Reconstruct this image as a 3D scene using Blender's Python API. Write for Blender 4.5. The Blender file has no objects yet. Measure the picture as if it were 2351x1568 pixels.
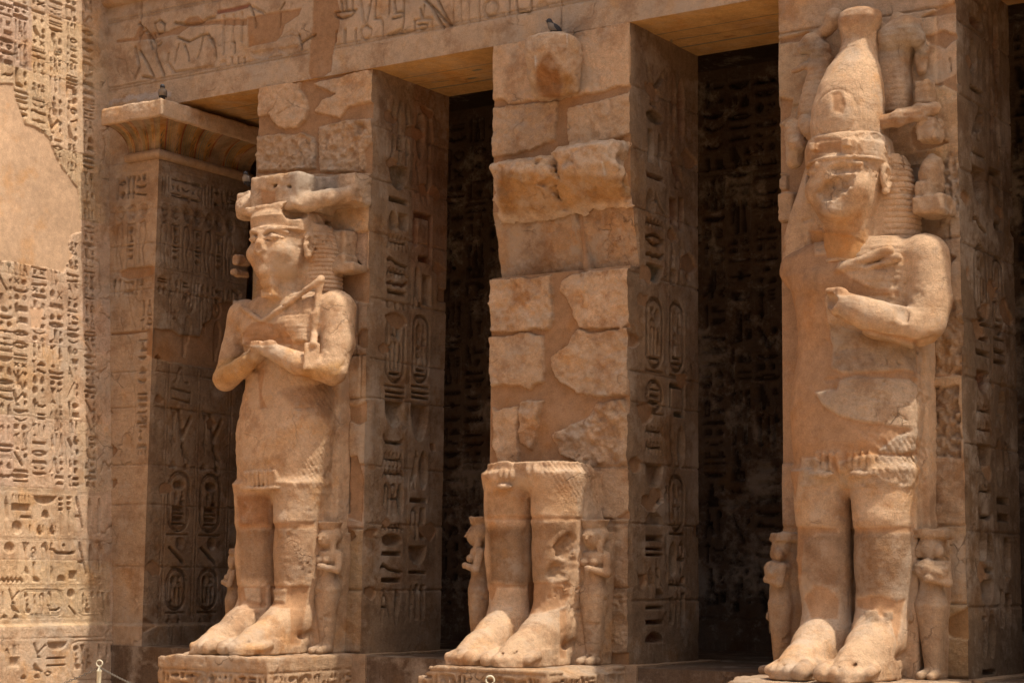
import bpy, math, numpy as np
from mathutils import Vector, Matrix

# ------------------------------------------------------------------ camera, sky, sun, exposure
C = bpy.context.scene.collection
SC = bpy.context.scene
FPX, CXP, CYP = 4222.87, 1175.5, 784.0          # pinhole of the photograph (2351 x 1568 measure)
CAM = np.array([9.2765, -18.3370, 1.0154])
_yw, _pt, _rl = [math.radians(a) for a in (33.684, 7.1748, 0.6463)]
_h = np.array([-math.sin(_yw), math.cos(_yw), 0]); _r = np.array([math.cos(_yw), math.sin(_yw), 0]); _u = np.array([0, 0, 1.])
FW = _h*math.cos(_pt)+_u*math.sin(_pt); _up = -_h*math.sin(_pt)+_u*math.cos(_pt)
RR = _r*math.cos(_rl)+_up*math.sin(_rl); UU = -_r*math.sin(_rl)+_up*math.cos(_rl)
cam = bpy.data.cameras.new("camera"); camo = bpy.data.objects.new("camera", cam); C.objects.link(camo)
camo.matrix_world = Matrix(((RR[0], UU[0], -FW[0], CAM[0]), (RR[1], UU[1], -FW[1], CAM[1]), (RR[2], UU[2], -FW[2], CAM[2]), (0, 0, 0, 1)))
cam.sensor_width = 36.0; cam.lens = FPX/2351*36.0; cam.clip_start = 0.1; cam.clip_end = 2000
SC.camera = camo
SUN_EL, SUN_AZ = math.radians(66), math.radians(1)    # azimuth measured from +X towards -Y
sd = Vector((math.cos(SUN_EL)*math.cos(SUN_AZ), -math.cos(SUN_EL)*math.sin(SUN_AZ), math.sin(SUN_EL)))
w = bpy.data.worlds.new("World"); SC.world = w; w.use_nodes = True
nt = w.node_tree; sky = nt.nodes.new('ShaderNodeTexSky'); sky.sky_type = 'NISHITA'; sky.sun_disc = False
sky.sun_elevation = SUN_EL; sky.sun_rotation = math.radians(90)+SUN_AZ; sky.dust_density = 8.0; sky.air_density = 1.0
nt.links.new(sky.outputs[0], nt.nodes['Background'].inputs[0]); nt.nodes['Background'].inputs[1].default_value = 0.115
sun = bpy.data.lights.new("sun", 'SUN'); sun.energy = 3.4; sun.angle = math.radians(0.6); sun.color = (1.0, 0.90, 0.77)
suno = bpy.data.objects.new("sun", sun); C.objects.link(suno); suno.rotation_euler = sd.to_track_quat('Z', 'Y').to_euler()
SC.view_settings.view_transform = 'Standard'; SC.view_settings.look = 'None'
SC.view_settings.exposure = 0.40; SC.view_settings.gamma = 1.0

def ray(px, py): return FW+RR*(px-CXP)/FPX-UU*(py-CYP)/FPX
def atY(px, py, y=0.0):
    d = ray(px, py); return CAM+d*((y-CAM[1])/d[1])
def atX(px, py, x=0.0):
    d = ray(px, py); return CAM+d*((x-CAM[0])/d[0])
def atW(px, py):                                   # battered pylon wall  x + 0.065 z = -9.5
    d = ray(px, py); t = (-9.5-CAM[0]-.065*CAM[2])/(d[0]+.065*d[2]); return CAM+d*t

# ------------------------------------------------------------------ small helpers
def tag(o, label=None, cat=None, group=None, kind=None):
    if label: o['label'] = label
    if cat: o['category'] = cat
    if group: o['group'] = group
    if kind: o['kind'] = kind
    return o
def empty(name, loc=(0, 0, 0)):
    o = bpy.data.objects.new(name, None); C.objects.link(o); o.location = loc; return o
def mkmesh(name, V, Fc, mat, parent=None, col=None, rgh=None, smooth=True):
    V = np.asarray(V, dtype=np.float32); Fc = np.asarray(Fc, dtype=np.int32)
    me = bpy.data.meshes.new(name); k = Fc.shape[1]; n = len(Fc)
    me.vertices.add(len(V)); me.vertices.foreach_set('co', V.ravel())
    me.loops.add(n*k); me.loops.foreach_set('vertex_index', Fc.ravel())
    me.polygons.add(n); me.polygons.foreach_set('loop_start', np.arange(0, n*k, k, dtype=np.int32))
    me.polygons.foreach_set('loop_total', np.full(n, k, dtype=np.int32))
    me.polygons.foreach_set('use_smooth', np.full(n, smooth)); me.update(calc_edges=True)
    if col is not None:
        a = me.attributes.new('Col', 'FLOAT_COLOR', 'POINT'); c4 = np.ones((len(V), 4), np.float32); c4[:, :3] = col
        c4[:, 3] = 1 if rgh is None else rgh
        a.data.foreach_set('color', c4.ravel())
        b = me.attributes.new('Rgh', 'FLOAT', 'POINT'); b.data.foreach_set('value', c4[:, 3].copy())
    me.materials.append(mat)
    o = bpy.data.objects.new(name, me); C.objects.link(o)
    if parent is not None:
        o.parent = parent; o.matrix_parent_inverse = Matrix.Translation(-parent.location) if parent.parent is None else Matrix()
    return o

# ------------------------------------------------------------------ noise
def hsh(i, j, k, s):
    n = (i.astype(np.int64)*374761393+j.astype(np.int64)*668265263+k.astype(np.int64)*2147483647+s*1274126177) & 0xffffffff
    n = ((n ^ (n >> 13))*1274126177) & 0xffffffff
    n = ((n ^ (n >> 16))*2246822519) & 0xffffffff
    return ((n ^ (n >> 15)) & 0xffffff)/float(0xffffff)*2-1
def noise3(x, y, z, s=0):
    x, y, z = np.broadcast_arrays(x, y, z)
    i = np.floor(x); j = np.floor(y); k = np.floor(z); fx = x-i; fy = y-j; fz = z-k
    i = i.astype(np.int64); j = j.astype(np.int64); k = k.astype(np.int64)
    fx = fx*fx*(3-2*fx); fy = fy*fy*(3-2*fy); fz = fz*fz*(3-2*fz)
    r = 0
    for a in (0, 1):
        wa = fx if a else 1-fx
        for b in (0, 1):
            wb = fy if b else 1-fy
            for c in (0, 1):
                r = r+wa*wb*(fz if c else 1-fz)*hsh(i+a, j+b, k+c, s)
    return r
def fbm(x, y, z, f, o=3, s=0, g=.5):
    r = 0; a = 1.; t = 0
    for q in range(o):
        r = r+a*noise3(x*f, y*f, z*f, s+q*17); t += a; a *= g; f = f*2.03
    return r/t
def sstep(a, b, x):
    t = np.clip((x-a)/(b-a), 0, 1); return t*t*(3-2*t)

# ------------------------------------------------------------------ materials
def N(t, typ, **kw):
    n = t.nodes.new(typ)
    for k, v in kw.items(): setattr(n, k, v)
    return n
def stone_mat(name, bump=1.0, streak=.35, scale=1.0, gain=1.0, layers=.0):
    m = bpy.data.materials.new(name); m.use_nodes = True; t = m.node_tree; L = t.links.new
    b = t.nodes['Principled BSDF']; b.inputs['Roughness'].default_value = .92; b.inputs['Specular IOR Level'].default_value = .15
    tc = N(t, 'ShaderNodeTexCoord'); geo = N(t, 'ShaderNodeNewGeometry')
    at = N(t, 'ShaderNodeAttribute', attribute_name='Col'); rg = N(t, 'ShaderNodeAttribute', attribute_name='Rgh')
    pos = geo.outputs['Position']
    def noi(sc, det=4, rough=.6, vec=None):
        n = N(t, 'ShaderNodeTexNoise'); n.inputs['Scale'].default_value = sc*scale; n.inputs['Detail'].default_value = det
        n.inputs['Roughness'].default_value = rough; L(vec if vec else pos, n.inputs['Vector']); return n.outputs['Fac']
    def ramp(src, lo, hi, a, c):
        r = N(t, 'ShaderNodeMapRange'); r.inputs[1].default_value = lo; r.inputs[2].default_value = hi
        r.inputs[3].default_value = a; r.inputs[4].default_value = c; L(src, r.inputs[0]); return r.outputs[0]
    def math_(op, a, c):
        r = N(t, 'ShaderNodeMath', operation=op)
        for q, v in enumerate((a, c)):
            if isinstance(v, (int, float)): r.inputs[q].default_value = v
            else: L(v, r.inputs[q])
        return r.outputs[0]
    def mix(f, a, c, mode='MIX'):
        r = N(t, 'ShaderNodeMix', data_type='RGBA', blend_type=mode)
        for q, v in ((0, f), (6, a), (7, c)):
            if isinstance(v, (int, float)): r.inputs[q].default_value = v
            elif isinstance(v, tuple): r.inputs[q].default_value = v+(1,)
            else: L(v, r.inputs[q])
        return r.outputs[2]
    big = ramp(noi(.9, 5, .62), .3, .7, .84, 1.14); mid = ramp(noi(9, 10, .8), .34, .66, .76, 1.18)
    fine = ramp(noi(75, 3, .7), .28, .72, .82, 1.15)
    mul = math_('MULTIPLY', math_('MULTIPLY', big, mid), fine)
    mul = math_('MULTIPLY', mul, gain)
    vm = N(t, 'ShaderNodeVectorMath', operation='SCALE'); L(at.outputs['Color'], vm.inputs[0]); L(mul, vm.inputs['Scale'])
    col = vm.outputs[0]
    # vertical wash streaks and a warm iron tint in soft clouds
    mp = N(t, 'ShaderNodeMapping'); mp.inputs['Scale'].default_value = (14, 14, .9); L(pos, mp.inputs['Vector'])
    st = ramp(noi(1.6, 5, .65, mp.outputs[0]), .58, .74, 0, 1)
    stm = math_('MULTIPLY', math_('MULTIPLY', st, ramp(noi(.8, 3), .45, .6, 0, 1)), math_('MULTIPLY', rg.outputs['Fac'], streak))
    col = mix(stm, col, (.50, .42, .34))
    iron = ramp(noi(1.7, 6, .65), .54, .66, 0, .6)
    col = mix(iron, col, (1.0, .80, .52), 'MULTIPLY')
    mp3 = N(t, 'ShaderNodeMapping'); mp3.inputs['Location'].default_value = (31, 17, 5); L(pos, mp3.inputs['Vector'])
    gry = math_('MULTIPLY', ramp(noi(1.3, 8, .7, mp3.outputs[0]), .52, .62, 0, .6), math_('MINIMUM', rg.outputs['Fac'], 1.0)); col = mix(gry, col, (.52, .42, .32))
    brn = math_('MULTIPLY', ramp(noi(1.9, 9, .72, mp3.outputs[0]), .50, .40, 0, .6), math_('MINIMUM', rg.outputs['Fac'], 1.0)); col = mix(brn, col, (.62, .50, .40), 'MULTIPLY')
    dk = math_('MULTIPLY', ramp(noi(4.5, 10, .78), .54, .66, 0, .75), ramp(noi(.9, 3), .45, .62, .15, 1)); dk = math_('MULTIPLY', dk, rg.outputs['Fac'])
    col = mix(dk, col, (.52, .42, .34), 'MULTIPLY')
    salt = ramp(noi(2.6, 11, .72), .56, .66, 0, .55); col = mix(math_('MULTIPLY', salt, math_('MULTIPLY', rg.outputs['Fac'], .6)), col, (.58, .46, .35))
    vc = N(t, 'ShaderNodeTexVoronoi', feature='DISTANCE_TO_EDGE'); vc.inputs['Scale'].default_value = 1.25
    dn = N(t, 'ShaderNodeTexNoise'); dn.inputs['Scale'].default_value = 3.5; dn.inputs['Detail'].default_value = 6; L(pos, dn.inputs['Vector'])
    dm = N(t, 'ShaderNodeVectorMath', operation='MULTIPLY_ADD'); L(dn.outputs['Color'], dm.inputs[0]); dm.inputs[1].default_value = (.45, .45, .45); L(pos, dm.inputs[2]); L(dm.outputs[0], vc.inputs['Vector'])
    crk = math_('MULTIPLY', ramp(vc.outputs['Distance'], .001, .009, 1, 0), ramp(noi(1.3, 2), .55, .62, 0, .7))
    crk = math_('MULTIPLY', crk, math_('MINIMUM', rg.outputs['Fac'], 1.0)); col = mix(math_('MULTIPLY', crk, .45), col, (.20, .12, .07))
    L(col, b.inputs['Base Color'])
    n1 = noi(22, 8, .76); n2 = noi(120, 3, .7)
    pit = ramp(noi(48, 2, .5), .62, .70, 1, 0)
    hgt = math_('ADD', math_('ADD', n1, math_('MULTIPLY', n2, .35)), math_('MULTIPLY', pit, .18))
    if layers:
        mp2 = N(t, 'ShaderNodeMapping'); mp2.inputs['Scale'].default_value = (.5, .5, 9); L(pos, mp2.inputs['Vector'])
        hgt = math_('ADD', hgt, math_('MULTIPLY', noi(3, 4, .6, mp2.outputs[0]), layers))
    bp = N(t, 'ShaderNodeBump'); bp.inputs['Distance'].default_value = .035; hgt = math_('SUBTRACT', hgt, crk)
    L(hgt, bp.inputs['Height']); L(math_('MINIMUM', math_('MULTIPLY', math_('ADD', rg.outputs['Fac'], .15), .85*bump), 1.0), bp.inputs['Strength'])
    L(bp.outputs[0], b.inputs['Normal'])
    return m
M_ST = stone_mat('sandstone')
M_STAT = stone_mat('carved_sandstone', bump=.9, layers=.22, streak=.35)
M_DK = stone_mat('shade_toned_sandstone', gain=.8)  # darker copy of the sandstone: the portico's gloom is put into its colour
def flat_mat(name, c, rough=.5, metal=0):
    m = bpy.data.materials.new(name); m.use_nodes = True; b = m.node_tree.nodes['Principled BSDF']; t = m.node_tree
    b.inputs['Roughness'].default_value = rough; b.inputs['Metallic'].default_value = metal
    n = N(t, 'ShaderNodeTexNoise'); n.inputs['Scale'].default_value = 60; r = N(t, 'ShaderNodeMix', data_type='RGBA')
    r.inputs[6].default_value = tuple(q*.75 for q in c)+(1,); r.inputs[7].default_value = tuple(min(1, q*1.2) for q in c)+(1,)
    t.links.new(n.outputs['Fac'], r.inputs[0]); t.links.new(r.outputs[2], b.inputs['Base Color']); return m

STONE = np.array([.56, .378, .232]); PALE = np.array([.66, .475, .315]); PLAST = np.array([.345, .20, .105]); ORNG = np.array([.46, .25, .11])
DARKS = np.array([.25, .165, .105]); GREY = np.array([.36, .31, .26])  # DARKS has the shade of the portico interior worked into the stone colour

# ------------------------------------------------------------------ relief panels: real displaced grids
class Panel:
    def __init__(s, O, U, V, W, H, res, base=STONE, rgh=1.0, seed=0, proj=None):
        s.O = np.array(O, float); s.U = np.array(U, float); s.V = np.array(V, float)
        s.W = W; s.Hh = H; s.nu = max(2, int(round(W/res)))+1; s.nv = max(2, int(round(H/res)))+1
        s.u = np.linspace(0, W, s.nu); s.v = np.linspace(0, H, s.nv)
        s.H = np.zeros((s.nv, s.nu)); s.C = np.ones((s.nv, s.nu, 3))*base; s.R = np.full((s.nv, s.nu), float(rgh))
        s.seed = seed; s.proj = proj; s.gcol = None; s.tL = None; s.tR = None
        n = np.cross(s.U, s.V); s.N = n/np.linalg.norm(n)
    def px(s, pts):                                     # photo pixels to panel u,v on this panel's own plane
        o = []
        for p in pts:
            q = s.proj(*p)-s.O; v = q[2]/s.V[2] if abs(s.V[2]) > .1 else q@s.V
            o.append(((q-v*s.V)@s.U, v))
        return o
    def win(s, lo, hi):
        a = np.searchsorted(s.u, lo[0]); b = np.searchsorted(s.u, hi[0]); c = np.searchsorted(s.v, lo[1]); d = np.searchsorted(s.v, hi[1])
        return slice(c, d), slice(a, b)
    def dist(s, pts, m, closed):
        P = np.array(pts, float); lo = P.min(0)-m; hi = P.max(0)+m; sl = s.win(lo, hi)
        U = s.u[sl[1]][None, :]; V = s.v[sl[0]][:, None]
        if U.size == 0 or V.size == 0: return None
        D = np.full((V.size, U.size), 1e9); ins = np.zeros(D.shape, bool); n = len(P)
        for i in range(n if closed else n-1):
            a = P[i]; b = P[(i+1) % n]; e = b-a; L = e@e+1e-12
            t = np.clip(((U-a[0])*e[0]+(V-a[1])*e[1])/L, 0, 1)
            D = np.minimum(D, (U-a[0]-t*e[0])**2+(V-a[1]-t*e[1])**2)
            if closed and a[1] != b[1]:
                c = ((a[1] > V) != (b[1] > V)) & (U < (b[0]-a[0])*(V-a[1])/(b[1]-a[1])+a[0]); ins ^= c
        D = np.sqrt(D)
        if closed: D = np.where(ins, -D, D)
        return sl, D, U, V
    def poly(s, pts, d=-.02, bev=.012, col=None, k=1.0, rgh=None, wob=0, mode='add', wf=9., flat=None, nz=0, nf=6.):
        r = s.dist(pts, bev+wob*2+.01, True)
        if r is None: return
        sl, D, U, V = r
        if wob: D = D+wob*fbm(U, V, s.seed*.7, wf, 3, s.seed)
        m = 1-sstep(-bev, bev*.3, D)
        if flat is not None: s.H[sl] = s.H[sl]*(1-m)+m*flat
        if nz: s.H[sl] += m*nz*fbm(U, V, 3.3, nf, 4, s.seed+5)
        s.H[sl] += m*d
        if col is not None: s.C[sl] = s.C[sl]*(1-(m*k)[..., None])+np.array(col)*(m*k)[..., None]
        if rgh is not None: s.R[sl] = s.R[sl]*(1-m)+m*rgh
    def stroke(s, pts, w=.02, d=-.015, soft=.008, col=None, k=1., wob=0, closed=False):
        if closed: pts = list(pts)+[pts[0]]
        r = s.dist(pts, w/2+soft+.005+wob*2, False)
        if r is None: return
        sl, D, U, V = r
        if wob: D = np.maximum(D+wob*fbm(U, V, 1.7, 12., 3, s.seed+9), 0)
        m = 1-sstep(w/2-soft*.3, w/2+soft, D); s.H[sl] += m*d
        if col is not None: s.C[sl] = s.C[sl]*(1-(m*k)[..., None])+np.array(col)*(m*k)[..., None]
    def glyph(s, name, u0, v0, w, h, depth=.02, col=None, flip=False, sw=1.0):
        if col is None: col = s.gcol() if callable(s.gcol) else s.gcol
        for op in GL[name]:
            f = (lambda p: (u0+((1-p[0]) if flip else p[0])*w, v0+p[1]*h))
            if op[0] == 'p': s.poly([f(p) for p in op[1]], -depth, min(.007, w*.06), col=col, k=.75)
            elif op[0] == 'l': s.stroke([f(p) for p in op[2]], op[1]*min(w, h*1.3)*sw+.004, -depth*.8, min(.005, w*.05), col=col, k=.75)
            elif op[0] == 'a': s.stroke([f(p) for p in op[2]], op[1]*max(w, h)*sw, -depth*.8, min(.005, w*.05), col=col, k=.75)
            elif op[0] == 'e':
                cx, cy, rx, ry = op[1:]; s.poly([f((cx+rx*math.cos(t), cy+ry*math.sin(t))) for t in np.linspace(0, 2*math.pi, 17)[:-1]], -depth, min(.015, w*.1), col=col, k=.75)
            elif op[0] == 'o':
                cx, cy, rx, ry, lw = op[1:]; s.stroke([f((cx+rx*math.cos(t), cy+ry*math.sin(t))) for t in np.linspace(0, 2*math.pi, 17)], lw*min(w, h)*sw+.004, -depth*.8, .006, col=col, k=.5)
    def rough(s, amp=.004, f=3., o=5):
        U = s.u[None, :]; V = s.v[:, None]
        s.H += amp*fbm(U, V, s.seed*1.3+.5, f, o, s.seed+31, .6)*np.clip(s.R, .15, 2)
        s.H += amp*.30*fbm(U, V, s.seed*1.3+.5, 22., 2, s.seed+37, .7)*np.clip(s.R, .1, 2)
    def tint(s, amp=.12, f=1.2):
        U = s.u[None, :]; V = s.v[:, None]
        s.C *= (1+amp*fbm(U, V, s.seed+.5, f, 4, s.seed+77))[..., None]
    def courses(s, zs, bw=.9, gap=.012, d=-.012, tintamp=.08, off=.006, seed=None, plaster=.0):
        rng = np.random.RandomState(s.seed+3 if seed is None else seed); zs = sorted(zs)
        for i in range(len(zs)-1):
            a, b = zs[i], zs[i+1]; x = -rng.rand()*bw*.8
            while x < s.W:
                ww = bw*(.7+.6*rng.rand()); x1 = x+ww
                sl = s.win((x, a), (x1, b)); s.C[sl] *= (1+tintamp*rng.randn())*np.array([1, 1+.012*rng.randn(), 1+.035*rng.randn()]); s.H[sl] += off*rng.randn()
                if 0 < x1 < s.W: s.stroke([(x1, a), (x1+.01*rng.randn(), b)], gap, d, .008, wob=.006)
                x = x1
        for z in zs: s.stroke([(-.1, z), (s.W+.1, z+.004)], gap*1.2, d*1.2, .01, wob=.008)
    def pos(s):
        U = np.broadcast_to(s.u[None, :], s.H.shape).copy(); V = np.broadcast_to(s.v[:, None], s.H.shape)
        if s.tL is not None: U += np.maximum(0, 1-s.u/.25)[None, :]*s.tL[:, None]
        if s.tR is not None: U -= np.maximum(0, 1-(s.W-s.u)/.25)[None, :]*s.tR[:, None]
        return s.O+U[..., None]*s.U+V[..., None]*s.V+s.H[..., None]*s.N
    def faces(s, off=0):
        i = np.arange(s.nv*s.nu).reshape(s.nv, s.nu)+off
        return np.stack([i[:-1, :-1], i[:-1, 1:], i[1:, 1:], i[1:, :-1]], -1).reshape(-1, 4)
def build_panels(name, panels, mat, parent=None, skirts=()):
    """panels joined in one mesh; skirts = (panel index, side, vector) closes the body behind a border"""
    Vs, Fs, Cs, Rs = [], [], [], []; off = 0; P = []
    for p in panels:
        q = p.pos(); P.append(q); Vs.append(q.reshape(-1, 3)); Fs.append(p.faces(off)); Cs.append(p.C.reshape(-1, 3)); Rs.append(p.R.reshape(-1)); off += q.shape[0]*q.shape[1]
    for (k, side, vec) in skirts:
        p = panels[k]; q = P[k]
        sl = {'L': (slice(None), 0), 'R': (slice(None), -1), 'B': (0, slice(None)), 'T': (-1, slice(None))}[side]
        a = q[sl]; c = p.C[sl]; n = len(a); b = a+np.array(vec)
        Vs.append(np.concatenate([a, b])); Cs.append(np.concatenate([c, c])); Rs.append(np.concatenate([p.R[sl]]*2))
        i = np.arange(n-1)+off
        f = np.stack([i, i+1, i+1+n, i+n], -1) if side in 'RB' else np.stack([i+1, i, i+n, i+1+n], -1)
        if side in 'RB': f = f[:, ::-1] if side == 'R' else f
        Fs.append(f); off += 2*n
    return mkmesh(name, np.concatenate(Vs), np.concatenate(Fs), mat, parent, np.concatenate(Cs), np.concatenate(Rs), smooth=True)

# ------------------------------------------------------------------ hieroglyph drawings in a unit box
def arc(cx, cy, rx, ry, a, b, n=10): return [(cx+rx*math.cos(math.radians(t)), cy+ry*math.sin(math.radians(t))) for t in np.linspace(a, b, n)]
GL = {
 'water': [('a', .07, [(i/10., .5+(.36 if i % 2 else -.36)) for i in range(11)])],
 'mouth': [('a', .075, [(0, .5)]+arc(.5, .1, .52, .8, 160, 20, 7)+[(1, .5)]+arc(.5, .9, .52, .8, -20, -160, 7)+[(0, .5)])],
 'basket': [('p', [(0, 1)]+arc(.5, 1, .5, .95, 180, 360, 12)+[(1, 1)])],
 'basket_handle': [('p', [(0, 1)]+arc(.45, 1, .45, .95, 180, 360, 12)+[(.9, 1)]), ('l', .1, [(.88, .9), (1, .8), (.92, .5)])],
 'loaf': [('p', [(0, 0)]+arc(.5, 0, .5, .95, 180, 0, 10)+[(1, 0)])],
 'disc': [('e', .5, .5, .5, .5)],
 'ring': [('o', .5, .5, .42, .42, .15), ('e', .5, .5, .12, .12)],
 'reed': [('p', [(.35, 0), (.6, 0), (.62, .35), (.95, .42), (.8, .8), (.55, 1), (.3, .8)])],
 'bar': [('p', [(.2, 0), (.8, 0), (.8, 1), (.2, 1)])],
 'strip': [('p', [(0, .25), (1, .25), (1, .75), (0, .75)])],
 'pool': [('p', [(0, .1), (1, .1), (1, .9), (0, .9)])],
 'three': [('p', [(.02, 0), (.16, 0), (.16, 1), (.02, 1)]), ('p', [(.42, 0), (.58, 0), (.58, 1), (.42, 1)]), ('p', [(.84, 0), (.98, 0), (.98, 1), (.84, 1)])],
 'bird': [('p', [(.05, .82), (.18, .9), (.22, 1), (.38, .98), (.44, .82), (.55, .66), (.8, .36), (1, .1), (.95, .05), (.7, .22), (.56, .2), (.56, .04), (.62, 0), (.36, 0), (.42, .06), (.42, .24), (.24, .34), (.15, .55), (.2, .75)])],
 'owl': [('p', [(.1, .95), (.3, 1), (.48, .95), (.52, .75), (.7, .5), (.95, .12), (.78, .14), (.6, .24), (.55, .02), (.3, .02), (.35, .22), (.15, .4), (.12, .7)])],
 'ankh': [('o', .5, .76, .26, .22, .13), ('l', .16, [(.5, .52), (.5, 0)]), ('l', .16, [(.12, .5), (.88, .5)])],
 'was': [('a', .05, [(.55, 0), (.5, .85), (.2, .95), (.1, .82)]), ('a', .04, [(.5, .88), (.85, 1)]), ('a', .04, [(.35, 0), (.55, .08), (.8, 0)])],
 'cloth': [('a', .08, [(.85, 0), (.85, .8), (.65, .97), (.35, .9), (.3, .35)])],
 'bolt': [('p', [(0, .35), (.38, .35), (.4, .1), (.6, .1), (.62, .35), (1, .35), (1, .65), (.62, .65), (.6, .9), (.4, .9), (.38, .65), (0, .65)])],
 'court': [('a', .11, [(.35, .08), (.95, .08), (.95, .92), (.06, .92), (.06, .35)])],
 'comb': [('p', [(0, 0), (1, 0), (1, .45), (0, .45)])]+[('p', [(x, .5), (x+.06, .5), (x+.06, 1), (x, 1)]) for x in (.04, .2, .36, .52, .68, .86)],
 'arm': [('a', .09, [(0, .75), (.1, .3), (.75, .25), (.95, .45)]), ('p', [(.7, .15), (1, .3), (.98, .6), (.8, .4)])],
 'viper': [('a', .08, [(0, .5), (.2, .65), (.4, .35), (.65, .25), (1, .1)]), ('p', [(0, .4), (.14, .45), (.12, .9), (.03, .85)])],
 'foot': [('p', [(.15, 1), (.5, 1), (.48, .3), (1, .12), (1, 0), (.1, 0), (.15, .3)])],
 'man': [('p', [(.35, 1), (.55, 1), (.6, .82), (.5, .75), (.7, .62), (.62, .35), (1, .3), (.98, .06), (.9, 0), (.1, 0), (.12, .28), (.3, .4), (.28, .62), (.4, .76), (.3, .85)])],
 'eye': [('a', .07, [(0, .45)]+arc(.5, .2, .52, .6, 155, 25, 6)+[(1, .4)]+arc(.5, .75, .5, .55, -35, -145, 6)+[(0, .45)]), ('e', .5, .52, .13, .28)],
 'hoe': [('a', .06, [(.1, 0), (.3, 1), (.95, .2)]), ('a', .05, [(.25, .5), (.7, .5)])],
 'twobars': [('p', [(0, .7), (1, .7), (1, .95), (0, .95)]), ('p', [(0, .1), (1, .1), (1, .35), (0, .35)])],
 'beetle': [('e', .5, .4, .3, .38), ('e', .5, .85, .15, .12), ('a', .05, [(.25, .6), (.02, .85)]), ('a', .05, [(.75, .6), (.98, .85)]), ('a', .05, [(.25, .3), (.02, .02)]), ('a', .05, [(.75, .3), (.98, .02)])],
 'djed': [('p', [(.38, 0), (.62, 0), (.58, .6), (.42, .6)]), ('p', [(.15, .62), (.85, .62), (.85, .7), (.15, .7)]), ('p', [(.15, .76), (.85, .76), (.85, .84), (.15, .84)]), ('p', [(.15, .9), (.85, .9), (.85, .98), (.15, .98)])],
 'nefer': [('e', .5, .2, .3, .2), ('a', .06, [(.5, .35), (.5, 1)]), ('a', .05, [(.25, .85), (.75, .85)])],
 'sedge': [('a', .05, [(.5, 0), (.5, .8)]), ('a', .045, [(.5, .7), (.1, 1)]), ('a', .045, [(.5, .7), (.5, 1)]), ('a', .045, [(.5, .7), (.9, 1)]), ('a', .045, [(.5, .35), (.15, .2)]), ('a', .045, [(.5, .35), (.85, .2)])],
 'crook': [('a', .07, [(.4, 0), (.42, .75)]+arc(.62, .75, .22, .2, 180, 0, 7))],
 'coil': [('a', .08, [(.1, .1), (.25, .5)]+arc(.55, .5, .3, .35, 180, -120, 10)+[(.5, .5)])],
 'knife': [('p', [(0, .95), (.15, 1), (.95, .2), (1, 0), (.8, .08)])],
 'snake': [('a', .09, [(0, .2), (.2, .45), (.4, .2), (.6, .45), (.8, .25), (1, .7)])],
 'throw': [('a', .13, [(0, 1), (.3, .3), (.95, .85)]), ('p', [(.3, .3), (.6, 0), (.2, 0)])],
 'horns': [('p', [(0, .9), (.2, .3), (.45, .1), (.55, .1), (.8, .3), (1, .9), (.85, .85), (.6, .35), (.4, .35), (.15, .85)])],
 'legs': [('a', .1, [(.1, 0), (.25, .1), (.4, 1), (.55, 1), (.7, .1), (.95, .05)])],
 'rod': [('a', .05, [(.5, 0), (.45, 1)]), ('p', [(.3, .75), (.7, .8), (.6, 1), (.35, .98)])],
 'feather': [('p', [(.38, 0), (.55, 0), (.62, .3), (.75, .35), (.85, .8), (.6, 1), (.4, .95), (.3, .6)])],
 'tri': [('a', .07, [(.1, 0), (.5, 1), (.9, 0), (.1, 0)])],
 'cross': [('a', .1, [(.1, .1), (.9, .9)]), ('a', .1, [(.1, .9), (.9, .1)])],
 'lamp': [('p', [(.4, 0), (.6, 0), (.7, .5), (.9, .6), (.5, 1), (.1, .6), (.3, .5)])],
 'chair_god': [('p', [(.15, 0), (.95, 0), (.9, .4), (.7, .45), (.72, .7), (.62, .8), (.66, .95), (.5, 1), (.38, .92), (.42, .8), (.25, .65), (.2, .3)]), ('a', .04, [(.95, .2), (.97, .9)])],
}
FLAT = ['water', 'mouth', 'basket', 'bolt', 'strip', 'arm', 'viper', 'twobars', 'eye', 'comb', 'snake', 'water', 'mouth', 'basket_handle', 'horns']
TALL = ['reed', 'bar', 'ankh', 'was', 'cloth', 'djed', 'nefer', 'sedge', 'crook', 'feather', 'rod', 'tri', 'hoe']
SMALL = ['loaf', 'disc', 'pool', 'ring', 'loaf', 'coil', 'cross', 'lamp', 'disc', 'bar']
BIG = ['bird', 'owl', 'man', 'foot', 'beetle', 'throw', 'knife', 'chair_god', 'bird', 'owl', 'legs', 'court']
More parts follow.
